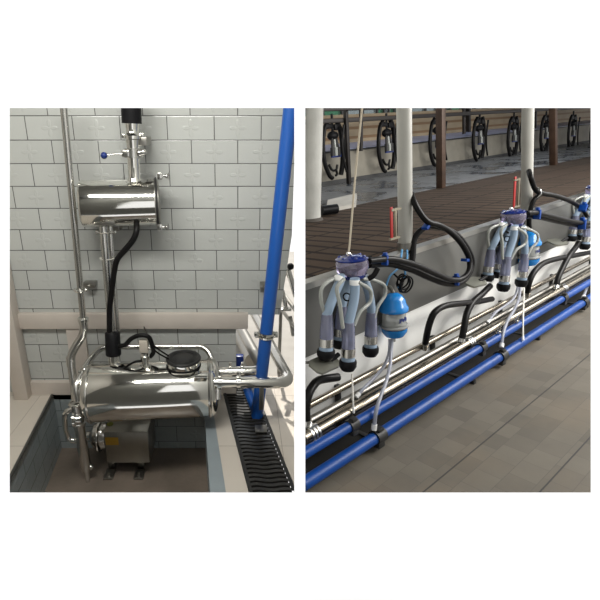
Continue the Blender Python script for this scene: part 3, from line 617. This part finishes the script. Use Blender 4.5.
# brown posts, thin uprights
RUST = mat('rusty brown steel', (.055, .03, .018), .55, .2, var=.3, vscale=8)
DKB = mat('dark brown steel', (.018, .014, .012), .5, .2)
def bpost(x, y, xt, w_, lab, m_=RUST, grp=None):
    a = onplat(x, y); s_ = rm(x, y, a.y); b_ = R(xt, 96, v=a.y)
    single(MB().box((a + b_) / 2 + (b_ - a) * .1, (w_ * s_, w_ * s_, (b_ - a).length * 1.2), rot=(b_ - a).to_track_quat('Z', 'Y').to_matrix(), bev=.004), 'steel_post', m_, 'R', lab, 'post', grp)
bpost(441, 188, 440.5, 6.6, 'rusty brown square post on the platform between the two white posts')
bpost(553.5, 165, 553, 5.6, 'rusty brown square post on the platform at the far right')
bpost(349, 184, 345, 3.6, 'thin dark upright nearest to the cement pillar', DKB)
bpost(469, 158, 468, 3.4, 'thin dark upright right of the first rusty post', DKB)
bpost(535, 150, 535, 2.8, 'thin dark upright just right of the farther white post', DKB)
for (x, y0, lab) in ((361, 151, 'short dark hanger left of the long rope'), (464, 134, 'short dark hanger above the sill, beside the thin upright')):
    a = q(x, y0, 4.9); b_ = q(x, 100, 4.9); single(MB().cyl(a, b_, .03), 'hanger_bar', DKB, 'R', lab, 'bar')
# rails along the top
for (x, y, th, v, lab) in ((321, 121.5, 4.2, 4.75, 'dark horizontal rail running behind the hanging clusters'), (321, 109.0, 4.6, 4.6, 'dark horizontal rail at the top edge, nearly out of view')):
    a = q(x, y, v); s_ = rm(x, y, v); u0 = ul(v, a.z); single(MB().box(((u0 + UR) / 2, v, a.z), (UR - u0, th * s_ * .8, th * s_), bev=.004), 'stall_rail', DKB, 'R', lab, 'rail')

# ---- pipes along the pit wall
def run(v, ratio, r_): return v, ratio * v, r_
def pipe(name, v, w, r_, m_, lab, clamps=(), cm=None, u1=UR - 10, T_=True):
    u0 = ul(v, w, 302.3)
    t = T(name, lab, 'pipe', 'R', ((u0 + u1) / 2, v, w - r_))
    t.part(MB().lathe((u0, v, w), (1, 0, 0), [((u1 - u0) * (k / 80) ** 1.6, r_) for k in range(81)], 56), 'tube', m_)
    return t
PS = mat('bright milk pipe steel', (.25, .22, .175), .25, 1)
vA, wA, rA = 1.60, -.766 * 1.60, .019
vB_, wB_, rB_ = 1.565, -.823 * 1.565, .021
vM, wM, rM = 1.49, -.873 * 1.49, .038
vU, wU, rU = 1.40, -.930 * 1.40, .026
vL, wL, rL = 1.36, -1.042 * 1.36, .031
t = pipe('steel_pipe', vA, wA, rA, PS, 'thin steel pipe nearest to the white pit wall')
t = pipe('steel_pipe', vB_, wB_, rB_, DSTEEL, 'thin dull steel pipe between the wall pipe and the thick milk line')
tM = pipe('milk_line', vM, wM, rM, PS, 'thick shiny steel milk line above the blue pipes')
tU = pipe('blue_water_pipe', vU, wU, rU, BLUEP, 'upper of the two long blue pipes')
tL = pipe('blue_water_pipe', vL, wL, rL, BLUEP, 'lower long blue pipe closest to the floor')
def uat(x, v, w):                            # u where the run crosses column x
    return ul(v, w, x)
for x in (312, 468, 562):                    # slotted joint bands
    u_ = uat(x, vM, wM); m_ = MB()
    for k in (-.022, 0, .022): m_.lathe((u_ + k - .006, vM, wM), (1, 0, 0), [(0, rM * 1.0), (0, rM * 1.13), (.012, rM * 1.13), (.012, rM)], 24)
    m_.box((u_, vM - .01, wM + rM * 1.15), (.05, .012, .014)); tM.part(m_, 'joint_band', mat('steel band', (.7, .7, .68), .3, 1))
def saddle(t, x, v, w, r_, big=1.0):
    u_ = uat(x, v, w); m_ = MB().lathe((u_ - .028 * big, v, w), (1, 0, 0), [(0, r_), (0, r_ * 1.28), (.056 * big, r_ * 1.28), (.056 * big, r_)], 24)
    m_.box((u_, v, w - r_ * 1.5), (.04 * big, .05, r_ * 1.0), bev=.004).box((u_, v - .01, w + r_ * 1.35), (.035 * big, .03, .02), bev=.004); t.part(m_, 'saddle_clamp', PLAS)
for x in (352, 481, 563): saddle(tU, x, vU, wU, rU)
for x in (378, 501, 583): saddle(tL, x, vL, wL, rL, 1.2)
for x in (498, 516):
    u_ = uat(x, vU, wU); tU.part(MB().lathe((u_, vU, wU + rU), (0, -.2, 1), [(0, .010), (.012, .010), (.013, .016), (.022, .016), (.024, .008), (.06, .007)], 14), 'hose_tail', STEEL)
# brackets between wall and the pipes (dark void behind)
dk = MB()
nb = 6
for i in range(nb):
    u_ = 1.75 + i * .95
    b1 = T('pipe_bracket', 'steel wall bracket under the milk line, %s from the left' % ('first', 'second', 'third', 'fourth', 'fifth', 'sixth', 'seventh')[i], 'bracket', 'R', (u_, VC, WF), 'brackets under the pipes')
    b1.part(MB().box((u_, (VC + vL) / 2, WF + .012), (.03, VC - vL, .024), bev=.003).box((u_, VC - .012, (WF + wA) / 2), (.03, .024, wA - WF - .02), bev=.003).box((u_, (VC + vM) / 2 - .01, wM - rM - .012), (.03, VC - vM + .02, .024), bev=.003), 'arm', PLAS)
# near-black strip painting the shade under and between the pipes
struct(strip([(VC - .005, WF + .001), (VC - .005, WF + .03), (vL + .05, WF + .006), (vL + .05, WF + .001)]), 'trim_pipe_shade', mat('painted pipe shade', (.010, .009, .008), .8), 'R')

# ---- milking cluster
PURP = mat('dark blue clear plastic', (.36, .32, .48), .06, trans=.75, coat=.5); LIDB = mat('cobalt claw lid', (.006, .02, .16), .2, coat=.6)
MILKT = mat('milky blue liner', (.27, .36, .47), .35); SHELL = mat('smoky violet cup shell', (.36, .38, .55), .12, trans=.6, coat=.4)
WC_ = mat('white plastic', (.85, .85, .83), .35); CLR = mat('clear hose', (.50, .52, .48), .25, trans=.35)
VCl = 1.56
O1 = q(352, 266, VCl); s_ = rm(352, 266, VCl)
def lp(x, y, dv=0): return q(x, y, VCl + dv)
t = T('milking_cluster', 'milking claw with cups hanging nearest to the front, under the long rope', 'milking cluster', 'R', O1, 'milking clusters hanging over the near pit')
CL1 = t.e
# claw: clear bowl, lid, rim
rotc = Matrix.Rotation(.12, 3, 'Y')
t.part(MB().lathe(O1, (0, 0, 1), [(-9 * s_, 10 * s_), (-8 * s_, 13.5 * s_), (-3 * s_, 16 * s_), (3 * s_, 16.6 * s_), (6 * s_, 15.6 * s_), (7 * s_, 14 * s_)], 12), 'bowl', PURP)
ld = MB(); top = O1 + Vector((0, 0, 6.5 * s_)); ld.lathe(top, (0, 0, 1), [(0, 15.8 * s_), (1.2 * s_, 16.2 * s_), (2.4 * s_, 14 * s_), (4 * s_, 9 * s_), (5 * s_, 4 * s_)], 24)
for k in range(6): a_ = k * math.pi / 3; ld.box(top + Vector((math.cos(a_) * 12 * s_, math.sin(a_) * 12 * s_, 2.2 * s_)), (3 * s_, 3 * s_, 4 * s_), bev=.003)
t.part(ld, 'lid', LIDB)
t.part(MB().lathe(O1, (0, 0, 1), [(-12 * s_, 9 * s_), (-11.5 * s_, 12.5 * s_), (-8.5 * s_, 14.2 * s_), (-8 * s_, 13 * s_)], 24), 'lower_rim', LIDB)
t.part(MB().tube([O1 + Vector((0, 0, 10 * s_)), O1 + Vector((-3 * s_, 0, 13 * s_)), O1 + Vector((-6 * s_, 0, 14 * s_))], 1.6 * s_, 8), 'lift_hook', STEEL)
t.part(MB().cyl(O1 + Vector((14 * s_, -.03, 3 * s_)), O1 + Vector((19 * s_, -.05, 4 * s_)), 3.6 * s_), 'outlet', BLACK)
t.part(MB().box(O1 + Vector((0, -.02, -12 * s_)), (.05, .03, .045), bev=.006).torus(lp(347, 297, -.03), (1, .3, 0), .020, .004), 'hook', BLACK)
cups = [ # top collar px, mid px, shell top, shell bottom, cap, dv
    ((340, 281), (334, 295), (327, 314), (324.5, 344), -.03), ((355, 284), (354, 300), (349, 322), (346.5, 354), -.07),
    ((365, 281), (369, 294), (371.5, 312), (369.5, 341), .0), ((350, 277), (346, 290), (342, 306), (339, 334), .06)]
for (c0, c1, c2, c3, dv) in cups:
    p0, p1, p2, p3_ = (lp(*c, dv) for c in (c0, c1, c2, c3)); ax = (p3_ - p2)
    ax = Vector((ax.x * .6, ax.y * .6, ax.z)); p3_ = p2 + ax; L_ = ax.length
    t.part(MB().tube([p0 + Vector((0, 0, .03)), p0, p1, p2, p2 + ax * .3], 4.7 * s_, 14), 'milk_tube', MILKT)
    t.part(MB().lathe(p0 + Vector((0, 0, .022)), p1 - p0, [(0, 4.8 * s_), (.002, 5 * s_), (.026, 4.8 * s_), (.028, 4 * s_)], 18), 'collar', WC_)
    cup = t.part(MB().lathe(p2, ax, [(0, 4.6 * s_), (.004, 5.4 * s_), (L_ * .5, 6.4 * s_), (L_ * .85, 6.7 * s_)], 24), 'teat_cup', SHELL)
    t.part(MB().lathe(p2, ax, [(L_ * .82, 6.4 * s_), (L_ * .83, 7.0 * s_), (L_ * 1.10, 7.0 * s_), (L_ * 1.11, 6.2 * s_)], 24), 'steel_band', STEEL, cup)
    t.part(MB().lathe(p2, ax, [(L_ * 1.10, 6.4 * s_), (L_ * 1.25, 7.2 * s_), (L_ * 1.28, 7.0 * s_)], 24), 'liner_lip', MILKT, cup)
    t.part(MB().lathe(p2, ax, [(L_ * 1.22, 8.2 * s_), (L_ * 1.28, 8.9 * s_), (L_ * 1.42, 8.6 * s_), (L_ * 1.55, 6.2 * s_), (L_ * 1.56, 3 * s_)], 24), 'rubber_mouth', BLACK, cup)
for pts, dv in (([(343, 277), (331, 280), (322, 288), (321, 300), (324, 312)], -.02), ([(344, 279), (337, 288), (340, 305), (342, 322), (343, 328)], -.09),
                ([(362, 279), (373, 280), (384, 285), (385, 295), (378, 306), (374, 318)], -.02), ([(358, 282), (370, 290), (370, 302), (360, 312), (354, 326)], -.09)):
    t.part(MB().tube([lp(x, y, dv) for x, y in pts], 1.9 * s_, 10), 'pulse_tube', CLR)
O2 = q(513, 217.5, VCl); O3 = q(588.5, 216, VCl) if False else None
dup(CL1, O2, 'milking claw with four cups hanging in front of the farther white post', yaw=-.27)
u3 = uat(596, VCl, O1.z - .02)
dup(CL1, Vector((u3, VCl, O1.z - .02)), 'milking claw cut off by the right edge of the picture, only cups showing', yaw=-.42)
# rope
a = lp(359, 256) + Vector((0, 0, .0)); b_ = q(362.5, 90, VCl)
single(MB().tube([lp(348, 257) , lp(350, 240), lp(355, 180), lp(362, 108), lp(363.5, 90)], .95 * s_, 8), 'pull_rope', mat('tan rope', (.50, .44, .34), .8, bump=.3, bscale=120), 'R', 'long tan rope going up from the nearest milking claw', 'rope')

# ---- black hose loops with blue clips
CLIP = mat('blue clip plastic', (.0, .045, .26), .4)
def hose_thing(lab, strands, clips, name='milk_hose', rr_=2.75, group='black milk hose loops'):
    t = T(name, lab, 'hose', 'R', q(*strands[0][0][:2], strands[0][0][2]), group)
    for st in strands:
        x, y, v = st[len(st) // 2]; r_ = rr_ * rm(x, y, v)
        t.part(MB().tube([q(*p) for p in st], r_, 12), 'hose', HOSE)
    for (x, y, v, ax, sz) in clips:
        c = q(x, y, v); s_ = rm(x, y, v); x_ax = Vector(ax).normalized()
        a_, b_ = frame(x_ax); ro = Matrix((x_ax, a_, b_)).transposed()
        t.part(MB().box(c, (3.0 * s_, 6.5 * s_, 9.5 * s_ * sz), rot=ro, bev=.002).box(c + b_ * 5.5 * s_ * sz, (3.6 * s_, 3.4 * s_, 3 * s_), rot=ro, bev=.002), 'clip', CLIP)
    return t
v1 = 1.50
hose_thing('big black double hose loop from the nearest claw to the nearest white post',
    [[(369, 261, v1), (388, 259, v1), (402, 261, v1), (418, 266, v1), (436, 274, v1), (450, 279.5, v1), (461, 279, v1), (469, 271, v1), (469, 258, v1 + .02), (461, 243, v1 + .03), (449, 231, v1 + .05), (438, 225, v1 + .06), (428, 222, v1 + .07), (420, 213, v1 + .1), (414, 202, v1 + .13), (411, 194, VC + .0)],
     [(369, 265, v1 + .04), (390, 264, v1 + .04), (412, 270, v1 + .04), (432, 279, v1 + .04), (448, 284, v1 + .04), (462, 282, v1 + .04), (471, 270, v1 + .05), (471, 256, v1 + .06), (460, 238, v1 + .08), (446, 229, v1 + .1), (430, 226, v1 + .12), (420, 231, v1 + .13), (414, 240, v1 + .14), (413, 252, v1 + .13), (412, 262, v1 + .12)],
     [(378, 268, v1 - .03), (374, 275, v1 - .02), (368, 279, v1)]],
    [(385, 260, v1, (1, .1, -.1), 1.1), (426.5, 226, v1 + .08, (.6, 0, -.9), .9), (466, 260, v1 + .03, (.2, 0, 1), .9), (456, 280.5, v1 + .02, (1, 0, -.1), 1.0)])
hose_thing('black double hose loop from the second claw to the farther white post',
    [[(526, 213, v1), (536, 213, v1), (550, 216, v1), (566, 220, v1), (582, 223, v1), (592, 223, v1)],
     [(526, 216, v1 + .04), (538, 217, v1 + .04), (560, 222, v1 + .04), (580, 226, v1 + .04), (592, 227, v1 + .04)],
     [(529, 171, VC - .02), (531, 178, v1 + .1), (535, 189, v1 + .1), (541, 193, v1 + .08), (556, 196, v1 + .06), (572, 202, v1 + .05), (583, 210, v1 + .04), (588, 217, v1)],
     [(541, 194, v1 + .1), (534, 200, v1 + .12), (530, 212, v1 + .13), (529, 225, v1 + .13), (531, 240, v1 + .12)]],
    [(537, 214.5, v1, (1, 0, -.1), 1.0), (582, 224.5, v1, (1, 0, 0), 1.0), (583, 208, v1, (.6, 0, -.5), .8)], rr_=2.3)
t = T('hose_hook', 'small pale hook holding the hose below the farther white post', 'hook', 'R', q(539, 192, v1 + .08)); t.part(MB().tube([q(538, 198, v1 + .07), q(541, 194, v1 + .05), q(540, 189, v1 + .06), q(537, 188, v1 + .1)], .006, 8), 'wire', STEEL)
# arches over the pipes
def arch(lab, pts, r_=3.6):
    x, y, v = pts[len(pts) // 2]; rr2 = r_ * rm(x, y, v); t = T('pipe_hose', lab, 'hose', 'R', q(*pts[0]), 'black hoses arching out of the steel pipes')
    t.part(MB().tube([q(*p) for p in pts], rr2, 12), 'hose', HOSE)
    c = q(*pts[0]); t.part(MB().lathe(c, q(*pts[1]) - c, [(-.03, rr2 * .7), (-.005, rr2 * .7), (-.004, rr2 * 1.15), (.02, rr2 * 1.15), (.021, rr2 * .9)], 16), 'ferrule', STEEL)
arch('black hose arching right from the steel pipes below the blue jar', [(425, 346, vB_), (427, 334, vB_ - .02), (430, 322, vB_ - .03), (435, 312, vB_ - .04), (445, 306, vB_ - .04), (460, 303.5, vB_ - .03), (476, 302, vB_), (492, 299, vB_ + .02)], 3.2)
arch('steep black hose crossing behind the cups of the second claw', [(461.5, 342, vM + .01), (464, 328, vM + .02), (467, 313, vM + .04), (473, 302, vM + .06), (482, 294, vM + .08), (490, 286, vM + .1)], 3.2)
arch('black hose arching from the pipes to the right edge beneath the last claw', [(527, 294, vB_), (529, 283, vB_ - .02), (534, 272, vB_ - .02), (543, 263.5, vB_), (556, 259, vB_), (572, 256, vB_), (594, 251.5, vB_)], 2.7)
arch('straight black hose rising to the steel paddle at the right', [(556, 288, vM + .01), (558, 278, vM + .02), (563, 267, vM + .04), (569, 256, vM + .06), (576, 247, vM + .1), (579, 242, vM + .1)], 2.6)
arch('thick dark hose entering at the left edge under the nearest cups', [(307, 424, vM + .02), (306, 410, vM + .03), (308, 396, vM + .04), (313, 386, vM + .06), (320, 380, vM + .08), (338, 377, vM + .08)], 4.4)
# steel paddles
PAD = mat('olive grey steel', (.30, .30, .25), .35, .8, var=.1)
def paddle(x, y, v, lab, sc=1.0, yaw=.1):
    c = q(x, y, v); s_ = rm(x, y, v) * sc; t = T('splash_plate', lab, 'plate', 'R', c, 'steel splash plates beside the claws'); n = 10
    pts = [Vector((-18 * s_, -.03, .004)), Vector((-14 * s_, -.05, .0)), Vector((12 * s_, -.05, -.004)), Vector((19 * s_, -.02, -.004)), Vector((20 * s_, .03, 0)), Vector((10 * s_, .05, .004)), Vector((-12 * s_, .05, .006)), Vector((-18 * s_, .03, .006))]
    ro = Matrix.Rotation(yaw, 3, 'Y') @ Matrix.Rotation(.35, 3, 'X')
    t.part(MB().prism([c + ro @ p for p in pts], ro @ Vector((0, 0, .012))), 'blade', PAD)
    t.part(MB().cyl(c + ro @ Vector((10 * s_, 0, .006)), c + ro @ Vector((22 * s_, 0, .03)), .012), 'neck', BLACK)
    t.part(MB().tube([c + ro @ Vector((-6 * s_, .04, .01)), c + Vector((-6 * s_, .08, .0)), Vector((c.x - 6 * s_, VC - .005, c.z - .02))], .008, 8), 'mount', DSTEEL)
paddle(557, 243, 1.56, 'grey steel splash plate under the hose at the right edge', .95)
paddle(474, 283, 1.57, 'grey steel splash plate left of the second set of cups', .95)
paddle(324, 365, 1.52, 'grey steel splash plate beneath the nearest cups', .9, .0)

# ---- sampler jars
JB = mat('sky blue plastic', (.01, .22, .62), .22, coat=.5); JC = mat('clear jar plastic', (.62, .64, .62), .12, trans=.55, coat=.3)
def jar(x, y, v, sc, lab):
    c = q(x, y, v); s_ = rm(x, y, v) * sc; t = T('milk_meter_jar', lab, 'jar', 'R', c, 'blue and clear milk meter jars')
    t.part(MB().lathe(c, (0, 0, 1), [(7 * s_, 14 * s_), (8 * s_, 14.4 * s_), (11 * s_, 14.2 * s_), (13 * s_, 12.5 * s_), (19 * s_, 11 * s_), (23 * s_, 8 * s_), (25.5 * s_, 4 * s_), (26 * s_, .5 * s_)], 28), 'dome', JB)
    body = t.part(MB().lathe(c, (0, 0, 1), [(-11 * s_, 12 * s_), (-8 * s_, 12.4 * s_), (7 * s_, 11.4 * s_), (8 * s_, 11 * s_)], 28), 'body', JC)
    t.part(MB().torus(c + Vector((0, 0, -9 * s_)), (0, 0, 1), 12.8 * s_, 1.6 * s_), 'ring', JC, body)
    m_ = MB()
    for k, dx in enumerate((-6, -3.5, -1, 2, 4.5)): a_ = math.radians(-70 + dx * 4.0); m_.box(c + Vector((math.sin(a_ + 1.2) * 12 * s_ - .0, -math.cos(a_ + 1.2) * 12.0 * s_, (-1 + (k % 2)) * s_)), (1.7 * s_, .4 * s_, (3.2 + 1.2 * (k % 3 == 0)) * s_))
    t.part(m_, 'lettering', BALLB, body, label='dark blue printed word')
    t.part(MB().lathe(c, (0, 0, 1), [(-21 * s_, 6 * s_), (-20 * s_, 9.5 * s_), (-15 * s_, 12.8 * s_), (-11.5 * s_, 13.2 * s_), (-11 * s_, 12 * s_)], 28), 'base_cup', JB)
    t.part(MB().cyl(c + Vector((-.01, 0, -26 * s_)), c + Vector((-.01, 0, -20 * s_)), 2.2 * s_), 'spout', CLR)
    t.part(MB().tube([c + Vector((0, 0, 25 * s_)), c + Vector((.01, .03, 30 * s_)), Vector((c.x + .01, VC - .03, c.z + 30 * s_))], .012, 8), 'hanger', DSTEEL)
    return t
jar(394, 317, 1.58, .98, 'blue and clear jar hanging beside the nearest cups')
jar(529, 250, 1.60, .74, 'blue and clear jar half hidden behind the second set of cups')
TB = mat('milky tube', (.42, .44, .52), .3, trans=.3)
def ttube(lab, pts, r_=2.0, end=None, m_=TB, cat='tube', grp='thin milky tubes', name='drain_tube'):
    x, y, v = pts[len(pts) // 2]; t = T(name, lab, cat, 'R', q(*pts[-1]), grp); rr2 = r_ * rm(x, y, v)
    t.part(MB().tube([q(*p) for p in pts], rr2, 10), 'tube', m_)
    c = q(*pts[-1]); t.part(MB().lathe(c, q(*pts[-2]) - c, [(-.012, rr2 * .9), (-.01, rr2 * 1.4), (.02, rr2 * 1.4), (.021, rr2)], 12), 'fitting', WC_)
ttube('milky tube from the nearest jar down to the lower blue pipe', [(392, 339, 1.57), (391, 352, 1.55), (390, 366, 1.5), (386, 382, 1.42), (380, 398, 1.38), (376, 412, 1.36), (374, 428, 1.36)], 1.9)
ttube('milky tube swinging left from the nearest jar behind the cups', [(390, 339, 1.58), (389, 353, 1.57), (384, 366, 1.55), (374, 378, 1.53), (364, 388, 1.52), (357, 396, 1.52)], 1.7)
ttube('milky tube hanging from the second set of cups to the lower blue pipe', [(520, 284, 1.57), (519, 298, 1.54), (514, 310, 1.48), (507, 322, 1.42), (503, 334, 1.38), (501.5, 346, 1.36)], 1.5)
ttube('milky tube curving left below the second set of cups', [(518, 286, 1.57), (514, 298, 1.56), (505, 306, 1.54), (496, 312, 1.53), (488, 322, 1.52)], 1.2)
ttube('milky tube at the right edge above the lower blue pipe', [(592, 268, 1.56), (590, 280, 1.48), (586, 290, 1.42), (583.5, 297, 1.38)], 1.2)
STR = mat('white cord', (.78, .76, .70), .7)
ttube('white cord hanging below the nearest cups over the milk line', [(352, 374, 1.5), (352.5, 388, 1.48), (353, 400, 1.46), (353.5, 411, 1.45)], .9, m_=STR, cat='string', grp='white strings', name='white_string')
ttube('white cord hanging below the second set of cups to the blue pipes', [(524, 288, 1.5), (523.5, 305, 1.44), (523, 322, 1.38), (523, 339, 1.34)], .8, m_=STR, cat='string', grp='white strings', name='white_string')
# wires below the post
WB = mat('light blue cable', (.10, .30, .55), .4)
for pts, lab in (([(402, 250, VC - .03), (401, 257, VC - .06), (398, 268, VC - .08), (390, 276, VC - .08), (386, 286, VC - .07)], 'light blue cable hanging left from under the nearest white post'),
                 ([(407, 250, VC - .03), (407, 258, VC - .05), (404, 266, VC - .07), (405, 276, VC - .08), (398, 288, VC - .08)], 'light blue cable hanging straight from under the nearest white post')):
    single(MB().tube([q(*p) for p in pts], .006, 8), 'blue_cable', WB, 'R', lab, 'cable')
def coil(x, y, v, n, r0, lab):
    c = q(x, y, v); m_ = MB(); s_ = rm(x, y, v)
    for k in range(n):
        ax = Vector((random.uniform(-.4, .4), -1, random.uniform(-.3, .6))); m_.torus(c + Vector((random.uniform(-4, 4) * s_, -.02 + .01 * k, random.uniform(-2, 2) * s_)), ax, r0 * s_ * random.uniform(.7, 1.1), .9 * s_, 24, 6)
    m_.tube([c, c + Vector((0, .05, .04)), Vector((c.x, VC - .01, c.z + .05))], .006, 8)
    single(m_, 'cable_coil', HOSE, 'R', lab, 'cable')
coil(403, 283, VC - .08, 5, 9, 'tangle of black wire coiled beside the nearest blue jar')
coil(500, 238, VC - .04, 4, 8, 'tangle of black wire behind the second claw')

# ---- hanging clusters across the far pit
def farcl(x, y, lab, first):
    v = 4.80
    if first is not None: return dup(first, q(x, y, v), lab, 'milking clusters hanging along the far pit')
    o = q(x, y, v); s_ = rm(x, y, v) * 1.13
    t = T('hanging_cluster', lab, 'milking cluster', 'R', o, 'milking clusters hanging along the far pit')
    P_ = lambda dx, dy, dv=0: o + Vector((dx * s_, dv, -dy * s_))
    t.part(MB().tube([P_(-5, -24), P_(-10, -18), P_(-13, -4), P_(-12, 10), P_(-7, 21), P_(-3, 24)], 1.9 * s_, 10), 'hose', HOSE)
    t.part(MB().tube([P_(6, -24), P_(10, -16), P_(12, -2), P_(11, 12), P_(8, 22)], 2.2 * s_, 10), 'hose', HOSE)
    t.part(MB().tube([P_(8, -20, -.1), P_(5, -5, -.1), P_(6, 10, -.1), P_(9, 20, -.1)], 1.0 * s_, 8), 'hose', HOSE)
    t.part(MB().ball(P_(0, -12), 1, (6 * s_, 4 * s_, 4 * s_)).box(P_(-5, -20), (9 * s_, .06, 4 * s_), bev=.01).box(P_(5, -19), (7 * s_, .06, 5 * s_), bev=.01).cyl(P_(0, -30), P_(0, -12), 1.1 * s_), 'claw', BLACK)
    for dx in (-4, 0, 4):
        t.part(MB().cyl(P_(dx * .6, -11, -.02), P_(dx, 2, -.04), 1.2 * s_).cyl(P_(dx, -2, -.04), P_(dx, 5, -.04), 1.9 * s_), 'teat_cup', PLAS if dx != 0 else CLR)
    t.part(MB().box(P_(1, 5, -.03), (12 * s_, .03, 3.0 * s_), bev=.004), 'cup_holder', BALLB)
    t.part(MB().tube([P_(-7, 12), P_(-3, 17), P_(2, 17), P_(4, 13)], 1.1 * s_, 8).tube([P_(2, 17), P_(3, 21), P_(1, 22)], 1.1 * s_, 8), 'lower_tube', HOSE)
    return t.e
F1 = farcl(333.5, 150, 'hanging cluster beside the cement pillar', None)
for x, y, lab in ((387, 146, 'hanging cluster partly hidden by the nearest white post'), (437, 142, 'hanging cluster partly hidden by the first rusty post'),
                  (479, 139, 'hanging cluster between the thin upright and the farther white post'), (513, 137, 'hanging cluster just left of the farther white post'),
                  (545, 134, 'hanging cluster partly hidden by the far right rusty post'), (572, 132, 'hanging cluster right of the far right rusty post'), (594, 130, 'hanging cluster cut off by the right edge of the picture')):
    farcl(x, y, lab, F1)
